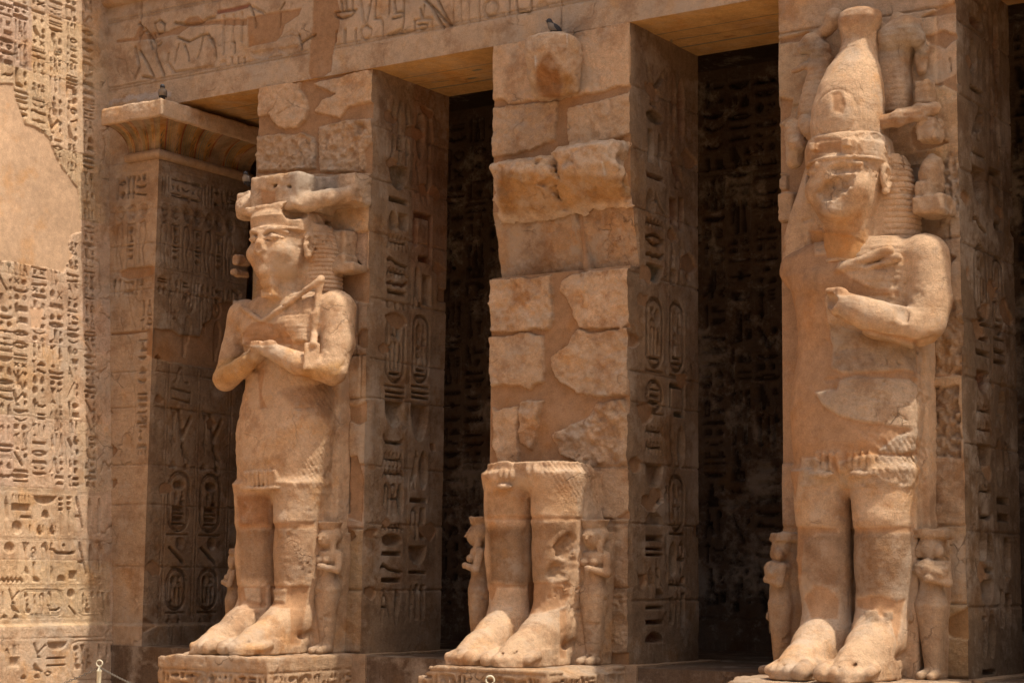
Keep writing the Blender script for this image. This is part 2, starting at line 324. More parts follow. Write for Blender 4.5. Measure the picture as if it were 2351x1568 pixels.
def quadrat(p, rng, u, v, w, h, dep, sw=1.):
    """one cluster of signs whose box has its top left at (u, v)"""
    k = rng.rand(); fl = rng.rand() < .2
    pick = lambda L: L[rng.randint(len(L))]
    if k < .40:
        n = rng.choice([2, 3, 3]) if h > w*.6 else 1; hh = h/n
        for i in range(n):
            if rng.rand() < .25:
                p.glyph(pick(SMALL), u+w*.02, v-(i+1)*hh+hh*.15, w*.38, hh*.75, dep); p.glyph(pick(SMALL), u+w*.58, v-(i+1)*hh+hh*.15, w*.36, hh*.72, dep)
            else: p.glyph(pick(FLAT), u, v-(i+1)*hh+hh*.22, w, hh*.52, dep, flip=fl, sw=sw)
    elif k < .62:
        n = rng.choice([2, 3]); ww = w/n
        for i in range(n): p.glyph(pick(TALL), u+i*ww+ww*.08, v-h*.94, ww*.8, h*.88, dep, flip=fl, sw=sw)
    elif k < .84:
        p.glyph(pick(BIG), u, v-h*.95, w*.68, h*.92, dep, flip=fl, sw=sw)
        p.glyph(pick(SMALL), u+w*.7, v-h*.42, w*.28, h*.32, dep); 
        if rng.rand() < .7: p.glyph(pick(SMALL+['bar']), u+w*.7, v-h*.92, w*.28, h*.34, dep)
    else:
        p.glyph(pick(TALL), u, v-h*.95, w*.3, h*.9, dep, sw=sw)
        for i in range(2): p.glyph(pick(FLAT+SMALL), u+w*.38, v-h*(.42+.5*i), w*.6, h*.3, dep, flip=fl, sw=sw)
def column(p, u, w, vtop, vbot, dep, seed, ar=.85, sw=1., skip=None):
    rng = np.random.RandomState(seed); v = vtop
    while v-vbot > w*.35:
        h = min(w*(ar*(.65+.6*rng.rand())), v-vbot)
        if skip is None or not skip(u+w/2, v-h/2): quadrat(p, rng, u+w*.08, v, w*.84, h, dep*(.7+.5*rng.rand()), sw)
        v -= h*1.06
def cartouche(p, u, v, w, h, dep, seed, names=None):
    """vertical name ring with its base bar, lower left corner (u, v)"""
    r = w/2; y0 = v+h*.05
    pts = arc(u+r, v+h-r, r, r, 180, 0, 9)+arc(u+r, y0+r, r, r, 0, -180, 9)
    p.stroke(pts, .014, -dep*.5, .006, closed=True)
    r2 = r*.84; p.stroke(arc(u+r, v+h-r, r2, r2, 180, 0, 9)+arc(u+r, y0+r, r2, r2, 0, -180, 9), .010, -dep*.4, .005, closed=True)
    p.stroke([(u, v), (u+w, v)], .016, -dep*.5)
    rng = np.random.RandomState(seed); iw = w*.62; iu = u+w*.19; t = v+h*.95-r*.35; b = y0+r*.4
    if names:
        n = sum(x[1] for x in names); z = t
        for row, hh in names:
            H_ = (t-b)*hh/n; k = len(row)
            for i, g in enumerate(row): p.glyph(g, iu+i*iw/k+iw*.04/k, z-H_*.95, iw/k*.9, H_*.88, dep)
            z -= H_
    else: column(p, iu-.05*iw, iw*1.1, t, b, dep, seed, 1.1)

# ================================================================== THE TEMPLE COURT
GZ = -.9; HP = 7.5; DP = 1.70
PIL = [(-7.13, -5.165), (-3.266, -1.313), (.611, 2.669)]
def atZ(px, py, z=0.0):
    d = ray(px, py); return CAM+d*((z-CAM[2])/d[2])
def place(p, name, x0, y0, x1, y1, dep=.02, flip=False, sw=1., col=None):
    a, b = p.px([(x0, y1), (x1, y0)]); c, d = p.px([(x1, y1), (x0, y0)])
    u0 = (a[0]+d[0])/2; u1 = (b[0]+c[0])/2; v0 = (a[1]+c[1])/2; v1 = (b[1]+d[1])/2
    p.glyph(name, u0, v0, u1-u0, v1-v0, dep, flip=flip, sw=sw, col=col)
S3 = lambda L, ox, oy: [(ox+x/3., oy+y/3.) for x, y in L]      # points read off three-times enlargements

# ---------------- ground
gp = Panel((-60, -90, GZ), (1, 0, 0), (0, 1, 0), 120, 100, 1.0, base=np.array([.52, .36, .22]), seed=2); gp.rough(.02, .4)
tag(build_panels('ground', [gp], stone_mat('court_sand', bump=.6, streak=0)), kind='structure')

# ---------------- left pylon wall
p = Panel((-9.4415, -2.75, GZ), (0, 1, 0), (-.065, 0, 1), 2.85, 10.4, .0115, base=np.array([.68, .49, .325]), seed=11, proj=atW)
p.tint(.10, 1.0)
zc = [.0, 1.12, 2.0, 2.95, 3.9, 4.9, 5.8, 6.75, 7.7, 8.7, 9.6]
p.courses([z+.02 for z in zc[1:]], 1.4, .006, -.006, .025, .002)
plast_up = S3([(-200, 560), (0, 570), (95, 580), (125, 700), (180, 850), (260, 880), (340, 945), (385, 1060), (440, 1160), (500, 1240), (540, 1290), (552, 1420), (562, 1560), (566, 1596)], 0, 0) + S3([(500, 55), (478, 130), (512, 190), (465, 270), (440, 312), (330, 285), (200, 262), (60, 240), (-200, 238)], 0, 522.2)
pl = p.px(plast_up)
def inpoly(pts, u, v):
    c = False; n = len(pts)
    for i in range(n):
        a = pts[i]; b = pts[(i+1) % n]
        if (a[1] > v) != (b[1] > v) and u < (b[0]-a[0])*(v-a[1])/(b[1]-a[1])+a[0]: c = not c
    return c
cx = [-28, 13, 48, 90, 130, 168, 207]
for i in range(len(cx)):
    uc = p.px([(cx[i], 800)])[0][0]; 
    wl = .25 if i < 5 else .20
    slope = 0.0
    for a, b, s_ in ((10.1, 6.0, 0), (6.0, 3.02, 1)):
        column(p, uc-wl/2-.018, wl+.036, a, b, .055, 100+i*7+s_, .95, 1.4, skip=lambda u, v: inpoly(pl, u, v) and inpoly(pl, u+.06, v+.06))
    if i: 
        ul = (uc+p.px([(cx[i-1], 800)])[0][0])/2; p.stroke([(ul, 2.98), (ul, 10.2)], .008, -.005, .005)
p.poly(pl, 0, .012, col=np.array([.52, .355, .225]), rgh=.12, wob=.02, flat=-.022)
p.poly(S3([(210, 540), (300, 545), (300, 610), (270, 690), (215, 680)], 0, 522.2), 0, .01) if False else None
p.poly(p.px(S3([(205, 545), (300, 560), (285, 690), (215, 690)], 0, 522.2)), 0, .01, col=np.array([.53, .35, .22]), rgh=.2, wob=.02, flat=-.01)
for y in (1126, 1130, 1236, 1240, 1343, 1347, 1418): 
    a = p.px([(100, y)])[0][1]; p.stroke([(-.1, a), (2.7, a)], .008, -.008, .006)
# large lower registers
D = .05
for n, b in [('reed', (6, 1136, 22, 1226)), ('comb', (27, 1135, 71, 1172)), ('basket', (77, 1138, 129, 1159)), ('water', (47, 1183, 72, 1191)), ('disc', (28, 1195, 51, 1226)), ('bar', (67, 1204, 72, 1225)),
             ('loaf', (95, 1169, 113, 1189)), ('chair_god', (80, 1205, 99, 1227)), ('chair_god', (110, 1205, 129, 1227)), ('djed', (133, 1140, 147, 1227)), ('djed', (152, 1138, 166, 1225)), ('hoe', (171, 1142, 191, 1228)), ('feather', (196, 1142, 213, 1228)), ('feather', (219, 1142, 236, 1228)),
             ('disc', (10, 1244, 34, 1270)), ('sedge', (53, 1246, 67, 1333)), ('coil', (69, 1252, 84, 1284)), ('foot', (72, 1290, 90, 1335)), ('cloth', (92, 1245, 110, 1336)), ('nefer', (112, 1248, 125, 1333)), ('arm', (125, 1262, 172, 1272)), ('lamp', (141, 1247, 151, 1260)),
             ('loaf', (130, 1318, 149, 1334)), ('pool', (158, 1308, 175, 1333)), ('hoe', (176, 1247, 199, 1334)), ('feather', (199, 1247, 215, 1316)), ('feather', (219, 1247, 238, 1310)), ('water', (1, 1325, 52, 1337)),
             ('bar', (3, 1357, 10, 1400)), ('throw', (22, 1353, 44, 1386)), ('bird', (22, 1386, 44, 1408)), ('loaf', (3, 1409, 15, 1419)), ('loaf', (29, 1409, 41, 1419)), ('disc', (154, 1351, 172, 1373)), ('knife', (156, 1389, 175, 1412)),
             ('disc', (55, 1360, 64, 1372)), ('man', (56, 1375, 71, 1408)), ('reed', (76, 1361, 83, 1408)), ('cloth', (88, 1361, 102, 1405)), ('cloth', (106, 1358, 118, 1405)), ('arm', (112, 1384, 138, 1405)),
             ('reed', (186, 1358, 195, 1407)), ('man', (193, 1375, 207, 1407)), ('disc', (208, 1357, 218, 1370)), ('disc', (221, 1357, 231, 1370)), ('sedge', (234, 1360, 241, 1406)), ('cloth', (246, 1360, 255, 1406))]:
    place(p, n, *b, dep=D)
def ringpx(p, x0, y0, x1, y1, r=14, w=.012, d=-.014):
    q = [(x0+r, y0), (x1-r, y0), (x1-r*.3, y0+r*.3), (x1, y0+r), (x1, y1-r), (x1-r*.3, y1-r*.3), (x1-r, y1), (x0+r, y1), (x0+r*.3, y1-r*.3), (x0, y1-r), (x0, y0+r), (x0+r*.3, y0+r*.3)]
    p.stroke(p.px(q), w, d, .006, closed=True)
ringpx(p, 46, 1353, 144, 1413); ringpx(p, 178, 1351, 268, 1412); ringpx(p, 50, 1357, 140, 1409, 11, .008); ringpx(p, 182, 1355, 264, 1408, 11, .008)
# projecting base course
v0 = p.px([(60, 1436)])[0][1]; sl = p.v < v0
H0 = .07*sstep(v0+.03, v0-.02, p.v)[:, None]; p.H += H0; p.H += (.02*fbm(p.u[None, :], p.v[:, None], .3, 3, 4, 5))*(np.abs(p.v-v0) < .15)[:, None]
vb = p.px([(60, 1465)])[0][1]; p.stroke([(-.1, vb), (3, vb-.01)], .008, -.01)
for n, b in [('cloth', (1, 1489, 12, 1530)), ('comb', (14, 1480, 36, 1530)), ('throw', (70, 1477, 97, 1510)), ('basket', (100, 1473, 146, 1494)), ('strip', (99, 1506, 142, 1514)), ('strip', (98, 1523, 142, 1531)), ('bird', (64, 1523, 90, 1545)),
             ('disc', (160, 1482, 172, 1495)), ('man', (160, 1499, 176, 1537)), ('sedge', (177, 1481, 187, 1535)), ('loaf', (39, 1548, 53, 1559)), ('loaf', (70, 1546, 83, 1558)), ('mouth', (95, 1540, 109, 1552)), ('man', (188, 1490, 203, 1535)), ('reed', (212, 1478, 226, 1510)), ('pool', (246, 1478, 276, 1496)), ('reed', (232, 1478, 243, 1520))]:
    place(p, n, *b, dep=.045)
ringpx(p, 154, 1471, 290, 1560, 18)
# weathering close to the corner
U = p.u[None, :]; V = p.v[:, None]; er = sstep(2.35, 2.75, U+.25*fbm(U, V, .1, 1.3, 3, 8))
p.H = p.H*(1-.75*er*(V > v0)); p.C = p.C*(1-.25*er[..., None])+.25*er[..., None]*np.array([.50, .38, .30])
p.rough(.012, 4)
edge = np.abs(fbm(U, V, .5, 2.5, 4, 61)); p.H -= .02*(edge < .03)*er
far = Panel((-9.4415, -14, GZ), (0, 1, 0), (-.065, 0, 1), 11.25, 10.4, .12, base=PALE, seed=12); far.rough(.01, 1)
wl_ = build_panels('pylon_wall', [p], M_ST, None); 
tag(wl_, 'sunlit leaning wall covered in columns of deep carved hieroglyphs with a smooth plaster patch', 'wall', None, 'thing')
far.tint(.15, .6); build_panels('plain_stretch', [far], M_ST, wl_)
# buttress body behind the wall face
top = Panel((-10.1, -14, 9.5), (1, 0, 0), (0, 1, 0), .1, .1, .1)

# ---------------- stone patch tools for the faces
def plaster(p, pts, k=1., tone=1., dep=None):
    p.poly(p.px(pts), 0, .010, col=PLAST*tone, k=k, rgh=.15, wob=.012, wf=7., flat=(-.03 if dep is None else dep))
def stonepatch(p, pts, tone=1., nz=.02, h=0., rg=1.2, col=STONE, wob=.03, nf=6.):
    p.poly(p.px(pts), 0, .009, col=col*tone*1.12, rgh=rg, wob=wob, wf=9., flat=h+.012, nz=nz*1.25, nf=nf)
    p.poly(p.px(pts), -.004, .02, wob=wob, wf=9.)

# ---------------- pillar sides
def stripes(p, ua, ub, n, va, vb, d=-.012):
    for i in range(n):
        u = ua+(ub-ua)*i/(n-1.); p.stroke([(u, va), (u, vb)], .008, d, .007)
def random_damage(p, n, seed, smin=.1, smax=.35, tone=.9, umin=0, umax=None, vmin=0, vmax=7.5):
    rng = np.random.RandomState(seed)
    for i in range(n):
        cu = umin+rng.rand()*((umax or p.W)-umin); cv = vmin+rng.rand()*(vmax-vmin); r = smin+rng.rand()*(smax-smin)
        m = rng.randint(7, 11); pts = [(cu+r*(.6+.7*rng.rand())*math.cos(t)*1.3, cv+r*(.5+.6*rng.rand())*math.sin(t)) for t in np.linspace(0, 2*math.pi, m+1)[:-1]]
        p.poly(pts, 0, .01, col=PLAST*tone*.92, rgh=.15, wob=.03, flat=-.035 if rng.rand() < .75 else -.015)
def side_panel(x, k, seq1, seq2, joints, seed):
    p = Panel((x, 0, 0), (0, 1, 0), (0, 0, 1), DP, HP, .0135, base=STONE*(.48, .66, .60, .46)[k], seed=seed, proj=lambda a, b: atX(a, b, x))  # pillar sides carry shade in their base colour, deepest on the third
    p.tint(.16, 1.1)
    stripes(p, .20, .33, 7, .5, HP-.35, -.009); stripes(p, .86, .92, 3, .5, HP-.35, -.012); stripes(p, 1.40, 1.56, 6, .5, HP-.35, -.009)
    grng = np.random.RandomState(seed+9)
    for (u, w, seq) in ((.38, .44, seq1), (.95, .40, seq2)):
        for it in seq:
            v1, v0, kind = it[0], it[1], it[2]
            p.gcol = None                                   # remains of blue, grey-green and red paint near the top and on the inner column
            if grng.rand() < (.75 if v0 > 5.3 else .2)*(1.0 if k < 3 else .5): p.gcol = [np.array([.22, .23, .19]), np.array([.30, .13, .07]), np.array([.26, .20, .13])][grng.randint(3)]
            if kind == 'cart': cartouche(p, u+.02, v0, w-.04, v1-v0, .10, it[3], it[4] if len(it) > 4 else None)
            else:
                n = len(kind)
                for i, g in enumerate(kind): p.glyph(g, u+w*i/n+w*.03, v0, w/n*.94, v1-v0, .115, flip=(seed+i) % 2 == 1 and g in ('bird', 'owl', 'man'))
    for z in joints: p.stroke([(-.1, z), (2, z+.006)], .014, -.018, .012, wob=.012)
    return p
CA = [(['sedge', 'disc'], 1.0), (['bar', 'bar', 'chair_god'], 1.6), (['strip'], .3)]
CB = [(['disc', 'man'], 1.2), (['ankh', 'bird'], 1.2), (['twobars'], .5)]
CC = [(['man', 'disc'], 1.), (['water'], .3), (['bird', 'reed'], 1.2), (['strip'], .25)]
seqs = {
 1: ([(7.20, 6.75, ['reed', 'crook', 'reed']), (6.72, 6.35, ['feather', 'ankh', 'reed']), (6.32, 5.98, ['basket']), (5.92, 5.78, ['strip']), (5.72, 5.45, ['loaf', 'pool']), (5.40, 5.18, ['water']), (5.10, 4.98, ['viper']), (4.94, 4.84, ['water']), (4.82, 4.70, ['snake']), (4.68, 4.58, ['strip']), (4.50, 4.42, ['three']),
      (4.36, 3.40, 'cart', 5, CA), (3.34, 3.24, ['twobars']), (3.2, 2.85, ['basket']), (2.8, 2.62, ['arm']), (2.55, 2.35, ['water']), (2.32, 2.22, ['water']), (2.15, 1.75, ['cloth', 'ankh', 'disc']), (1.62, 1.54, ['water']), (1.5, 1.34, ['disc']), (1.30, 1.2, ['strip']), (1.14, 1.0, ['viper']), (.96, .86, ['strip']), (.8, .35, ['hoe', 'feather'])],
     [(7.15, 6.5, ['disc', 'reed']), (6.45, 5.9, ['knife', 'feather']), (5.8, 5.1, ['court']), (5.0, 4.5, ['legs', 'pool']), (4.40, 3.45, 'cart', 9, CB), (3.38, 3.28, ['twobars']), (3.2, 2.7, ['basket']), (2.6, 2.1, ['bird', 'disc']), (2.0, 1.9, ['strip']), (1.85, 1.45, ['cloth', 'bar']), (1.35, 1.1, ['basket']), (1.05, .98, ['strip']), (.85, .4, ['reed', 'bar', 'bar'])]),
 2: ([(7.1, 6.6, ['throw']), (6.55, 6.4, ['disc']), (6.3, 5.9, ['bar', 'feather']), (5.8, 5.68, ['strip']), (5.6, 5.3, ['loaf', 'viper']), (5.22, 5.12, ['water']), (5.05, 4.9, ['mouth']), (4.85, 4.75, ['snake']), (4.68, 4.45, ['basket']),
      (4.28, 3.4, 'cart', 15, CA), (3.3, 2.9, 'cart', 17), (2.75, 2.63, ['water']), (2.58, 2.42, ['water']), (2.3, 2.0, ['basket']), (1.95, 1.83, ['arm']), (1.75, 1.6, ['loaf']), (1.5, 1.38, ['strip']), (1.34, 1.22, ['twobars']), (1.1, .75, ['reed', 'foot']), (.68, .6, ['strip']), (.52, .42, ['strip']), (.36, .24, ['loaf'])],
     [(7.1, 6.3, ['feather', 'disc']), (6.2, 5.7, ['bird']), (5.6, 5.2, ['pool', 'bar']), (5.1, 4.5, ['man', 'reed']), (4.3, 3.4, 'cart', 25, CB), (3.3, 2.9, ['court']), (2.8, 2.3, ['bird', 'disc']), (2.2, 1.5, 'cart', 27), (1.4, 1.0, ['disc', 'ankh']), (.95, .85, ['water']), (.8, .4, ['coil', 'reed', 'bar'])]),
 3: ([(7.4, 6.9, ['twobars']), (6.8, 6.4, ['disc', 'lamp']), (6.3, 6.2, ['strip']), (6.1, 5.7, ['bird']), (5.6, 5.5, ['water']), (5.4, 5.0, ['basket']), (4.9, 4.7, ['viper']), (4.55, 3.7, 'cart', 35, CA), (3.6, 3.5, ['strip']), (3.44, 3.34, ['strip']), (3.2, 2.95, ['basket']), (2.85, 2.7, ['water']), (2.65, 2.5, ['water']), (2.42, 2.1, ['basket']), (2.0, 1.85, ['water']), (1.8, 1.6, ['arm']),
      (1.5, 1.2, ['disc', 'loaf']), (1.15, 1.05, ['strip']), (1.0, .72, ['basket']), (.68, .2, ['nefer', 'disc']), (-.0, .1, ['strip'])],
     [(7.3, 6.5, ['feather', 'disc']), (6.4, 5.6, ['reed', 'bird']), (5.5, 4.8, ['court']), (4.5, 3.6, 'cart', 39, CB), (3.5, 3.3, ['twobars']), (3.2, 2.6, ['bird']), (2.5, 2.0, ['disc', 'reed']), (1.9, 1.6, ['twobars']), (1.5, 1.0, ['knife', 'pool']), (.9, .5, ['bar', 'pool'])]),
}
# ---------------- pillar fronts
def front_panel(k, x0, x1, seed):
    p = Panel((x0, 0, 0), (1, 0, 0), (0, 0, 1), x1-x0, HP, .0135, base=STONE, seed=seed, proj=atY)
    p.tint(.14, 1.2); return p
def front1(p):
    random_damage(p, 10, 4, .06, .2, 1., 1.2, 1.96, 0, 5.5); p.courses([.0, .78, 1.55, 2.35, 3.2, 3.75, 4.55, 5.35, 6.05], 1.1, .014, -.02, .10, .012)
    plaster(p, [(590, 150), (880, 150), (880, 400), (590, 400)], dep=-.035)
    stonepatch(p, [(588, 200), (690, 187), (687, 207), (703, 227), (708, 253), (700, 277), (680, 293), (653, 297), (630, 287), (618, 265), (588, 265)], 1.12, .03, .0)
    stonepatch(p, [(588, 313), (693, 305), (720, 317), (727, 333), (722, 387), (588, 395)], .92, .05, .0, 1.8, nf=14)
    stonepatch(p, [(717, 192), (858, 156), (858, 232), (800, 245), (778, 270), (735, 262), (720, 257), (740, 230), (770, 215), (745, 205)], 1.08, .03, .0)
    stonepatch(p, [(730, 290), (790, 278), (856, 270), (856, 320), (836, 345), (838, 395), (735, 395)], .95, .05, .0, 1.8, nf=14)
    p.poly(p.px([(817, 284), (836, 281), (835, 310), (816, 312)]), -.07, .01)
    q = p.px([(688, 188), (640, 262)]); p.stroke([q[0], (q[0][0]-.12, q[0][1]-.3), q[1]], .012, -.015, wob=.015)
    plaster(p, [(755, 640), (872, 610), (872, 700), (800, 690)], .9); plaster(p, [(735, 935), (800, 930), (868, 925), (868, 948), (800, 955), (738, 952)], .8)
    plaster(p, [(745, 1050), (820, 1045), (835, 1100), (830, 1200), (770, 1180), (735, 1180)], .95)
    stonepatch(p, [(748, 945), (802, 945), (800, 1180), (720, 1180), (730, 1050)], .62, .03, -.06, 2.0, nf=18)
    p.poly(p.px([(845, 900), (858, 898), (860, 916), (846, 918)]), -.08, .01)
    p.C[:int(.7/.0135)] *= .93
def front2(p):
    plaster(p, [(1100, 0), (1480, 0), (1480, 1700), (1080, 1700)], dep=-.03)
    S = lambda L: S3(L, 734.7, 0); T = lambda L: S3(L, 783.7, 522.2); W3 = lambda L: S3(L, 783.7, 1044.5)
    stonepatch(p, S([(1185, 320), (1500, 265), (2140, 150), (2140, 585), (2040, 600), (1900, 640), (1700, 665), (1560, 690), (1430, 690), (1300, 715), (1270, 690), (1185, 690)]), 1.1, .012, 0)
    p.poly(p.px(S([(1720, 120), (1790, 120), (1800, 200), (1870, 160), (1940, 150), (1900, 200), (1800, 220), (1720, 210)])), 0, .01, col=PLAST, rgh=.2, flat=-.01)
    stonepatch(p, S([(1185, 745), (1340, 725), (1460, 710), (1640, 700), (1615, 960), (1540, 985), (1470, 1030), (1330, 1060), (1185, 1080)]), .98, .03, .0, 1.5, nf=12)
    stonepatch(p, S([(1710, 750), (1900, 700), (2110, 640), (2150, 600), (2150, 910), (2070, 960), (1900, 985), (1710, 1030), (1700, 900)]), .98, .03, .0, 1.5, nf=12)
    # recessed rough row below the broken ledge
    q1 = [(1140, 495), (1316, 478), (1320, 560), (1322, 628), (1140, 640)]; q2 = [(1326, 478), (1470, 462), (1470, 618), (1332, 626)]
    va = p.px([(1135, 636)])[0][1]; vb = p.px([(1135, 488)])[0][1]
    sl = p.win((-1, va), (9, vb)); p.H[sl] = -.04-.20*np.clip((vb-p.v[sl[0]])/(vb-va), 0, 1)[:, None]**.8; p.C[sl] = STONE*.92*np.array([1.0, .93, .85]); p.R[sl] = 2.0
    U = p.u[None, :][:, sl[1]]; V = p.v[:, None][sl[0]]; p.H[sl] += .05*fbm(U, V, 3., 3.5, 5, 71, .62)
    q = p.px([(1312, 480), (1326, 480), (1332, 560), (1345, 640), (1325, 640), (1322, 560)]); p.poly(q, 0, .01, col=PLAST, rgh=.2, flat=-.13, wob=.01)
    # stones set in the smooth plaster under it
    stonepatch(p, T([(1020, 365), (1120, 350), (1260, 345), (1440, 330), (1450, 480), (1460, 640), (1430, 700), (1300, 700), (1150, 730), (1030, 720)]), 1.02, .045, .02, 2.0, nf=9)
    stonepatch(p, T([(1540, 350), (1600, 315), (1700, 300), (1850, 290), (2000, 280), (1990, 650), (1950, 690), (1830, 700), (1640, 690), (1600, 620), (1560, 500), (1510, 430)]), 1.06, .035, .02, 1.5, nf=8)
    stonepatch(p, T([(1020, 750), (1170, 740), (1250, 725), (1390, 750), (1395, 1060), (1300, 1110), (1220, 1085), (1030, 1090)]), 1.0, .03, .01, 1.2)
    stonepatch(p, T([(1600, 715), (1640, 700), (1700, 730), (1850, 710), (1990, 690), (1985, 1160), (1740, 1165), (1620, 1130), (1500, 1060), (1450, 960), (1440, 900), (1560, 810)]), 1.0, .05, .02, 1.5, nf=7)
    stonepatch(p, T([(1035, 1240), (1080, 1250), (1150, 1240), (1215, 1230), (1215, 1440), (1220, 1640), (1080, 1650), (1040, 1480)]), 1.05, .025, .0, 1.2)
    stonepatch(p, T([(1225, 1200), (1300, 1195), (1390, 1190), (1350, 1330), (1345, 1440), (1310, 1540), (1230, 1480), (1215, 1400), (1240, 1300)]), 1.08, .05, .02, 1.6, nf=10)
    stonepatch(p, T([(1440, 1430), (1560, 1370), (1700, 1310), (1760, 1220), (1950, 1180), (1990, 1300), (1985, 1700), (1700, 1640), (1500, 1560)]), 1.0, .06, .02, 2.0, nf=10)
    stonepatch(p, [(1335, 1070), (1445, 1060), (1445, 1170), (1415, 1190), (1330, 1190)], .95, .02, 0, 1.2)
    stonepatch(p, [(1330, 1195), (1445, 1190), (1445, 1345), (1330, 1345)], .85, .03, 0, 1.6); stonepatch(p, [(1330, 1352), (1445, 1352), (1445, 1500), (1330, 1500)], .78, .05, 0, 2., nf=12)
    for z in (.75, 1.6, 2.25): p.stroke([(0, z), (2, z)], .02, -.02, .012, wob=.015)
    rng = np.random.RandomState(7)
    for i in range(90):
        u = rng.rand()*1.95; v = 6.05+rng.rand()*1.4; p.poly([(u+.008*math.cos(t), v+.010*math.sin(t)) for t in np.linspace(0, 6.28, 7)[:-1]], -.008, .006)
def front3(p):
    random_damage(p, 7, 14, .06, .22, 1., 1.3, 2.06, 0, 7.3); p.courses([.0, .75, 1.55, 2.45, 3.1, 3.75, 4.55, 5.35, 6.2, 7.05], 1.3, .014, -.02, .10, .012)
    A = lambda L: S3(L, 1567.3, 0)
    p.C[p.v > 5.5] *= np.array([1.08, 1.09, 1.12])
    plaster(p, A([(1700, 95), (1880, 0), (1900, 90), (1640, 130)]), .95); plaster(p, A([(1690, 600), (1890, 500), (1900, 640), (1780, 590)]), .95)
    plaster(p, A([(665, 270), (870, 220), (880, 250), (800, 290), (665, 305)]), .95); plaster(p, A([(665, 670), (760, 690), (740, 800), (665, 850)]), .9)
    plaster(p, [(1785, 290), (1850, 290), (1850, 400), (1785, 400)], .8); plaster(p, [(1780, 400), (1850, 400), (1850, 1065), (1780, 1065)], .72)  # left strip is plaster, its tone meant to carry the statue's shade
    stonepatch(p, [(1790, 400), (1812, 398), (1808, 440), (1788, 430)], 1.0, .03, .0)
    stonepatch(p, [(2100, 700), (2212, 690), (2212, 860), (2100, 860)], .72, .05, -.05, 2, nf=14); stonepatch(p, [(2100, 895), (2206, 880), (2206, 1050), (2100, 1050)], .66, .06, -.05, 2, nf=16)
    stonepatch(p, [(2095, 1060), (2212, 1055), (2212, 1180), (2100, 1180)], .78, .03, 0, 1.6); stonepatch(p, [(2180, 350), (2200, 350), (2206, 500), (2160, 520), (2165, 380)], .9, .05, -.02, 2, nf=22)
    p.poly(p.px(A([(1832, 390), (1845, 395), (1857, 480), (1850, 505), (1838, 480)])), -.03, .012)
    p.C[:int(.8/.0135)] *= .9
fronts = {1: front1, 2: front2, 3: front3}
labs = {1: 'leftmost square pillar behind the complete smaller crossed arm statue', 2: 'middle square pillar of patched rough blocks above the broken statue legs', 3: 'rightmost square pillar behind the tall crowned statue'}
jts = {1: [.78, 1.62, 2.35, 3.22, 3.72, 4.5, 5.35, 6.05, 6.75], 2: [.72, 1.6, 2.3, 3.0, 3.36, 4.52, 5.3, 6.0, 6.75], 3: [.72, 1.5, 2.4, 3.1, 3.7, 4.5, 5.3, 6.1, 6.9]}
for k, (x0, x1) in enumerate(PIL, 1):
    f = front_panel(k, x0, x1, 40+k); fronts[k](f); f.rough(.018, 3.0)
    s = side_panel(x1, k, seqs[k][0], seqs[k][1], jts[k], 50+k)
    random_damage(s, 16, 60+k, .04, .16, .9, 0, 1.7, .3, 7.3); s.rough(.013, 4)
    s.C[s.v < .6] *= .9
    if k == 1:
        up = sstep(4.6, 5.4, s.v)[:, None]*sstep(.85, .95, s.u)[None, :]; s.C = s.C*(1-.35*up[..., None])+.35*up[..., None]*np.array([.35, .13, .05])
    # chipped arris shared by both faces
    ch = .012+.02*np.maximum(0, fbm(f.v, f.v*0, 2.2, 2.2, 4, 90+k))+.10*np.maximum(0, fbm(f.v, f.v*0, 4.2, .9, 2, 95+k)-.35)
    e = sstep(.10, 0, f.W-f.u)[None, :]; f.H -= ch[:, None]*e
    e2 = sstep(.10, 0, s.u)[None, :]; s.H = s.H*(1-e2)-ch[:, None]*e2
    f.tR = -s.H[:, 0]; s.tL = -f.H[:, -1]
    f.C[np.broadcast_to((f.R > .5)[..., None], f.C.shape)] *= 1.04
    t = empty('temple_pillar', ((x0+x1)/2, .85, 0)); tag(t, labs[k], 'pillar', 'square pillars of the portico', 'thing')
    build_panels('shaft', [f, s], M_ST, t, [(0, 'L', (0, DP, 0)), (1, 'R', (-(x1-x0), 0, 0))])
    # plinth with carved band
    a = Panel((x0-.1, -.12, GZ), (1, 0, 0), (0, 0, 1), x1-x0+.28, .9, .02, base=STONE*.85, seed=k+70)
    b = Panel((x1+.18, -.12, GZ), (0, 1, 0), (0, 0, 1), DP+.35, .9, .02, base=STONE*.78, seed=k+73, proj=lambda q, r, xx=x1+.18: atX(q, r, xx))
    c = Panel((x0-.1, -.12, 0.), (1, 0, 0), (0, 1, 0), x1-x0+.28, DP+.35, .05, base=STONE*.9, seed=k+76)
    rng = np.random.RandomState(k)
    b.stroke([(-.1, .62), (3, .62)], .012, -.012)
    for i in range(13): 
        quadrat(b, rng, .12+i*.145, .56, .13, .3, .018)
    for q in (a, b, c): q.rough(.012, 3)
    c.H *= np.minimum(1, np.minimum(c.u, c.W-c.u)*9)[None, :]*np.minimum(1, c.v*9)[:, None]
    build_panels('plinth', [a, b, c], M_ST, t)

# further pillar just outside the frame, gives the right opening its other side
for x0 in (4.62,):
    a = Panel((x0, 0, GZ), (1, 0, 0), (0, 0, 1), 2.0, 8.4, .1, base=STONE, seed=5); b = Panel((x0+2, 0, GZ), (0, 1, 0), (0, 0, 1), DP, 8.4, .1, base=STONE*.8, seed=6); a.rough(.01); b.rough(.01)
    tag(build_panels('temple_pillar', [a, b], M_ST, None, [(0, 'L', (0, DP, 0)), (1, 'R', (-2, 0, 0))]), 'plain square pillar beyond the right edge of the picture', 'pillar', 'square pillars of the portico', 'thing')

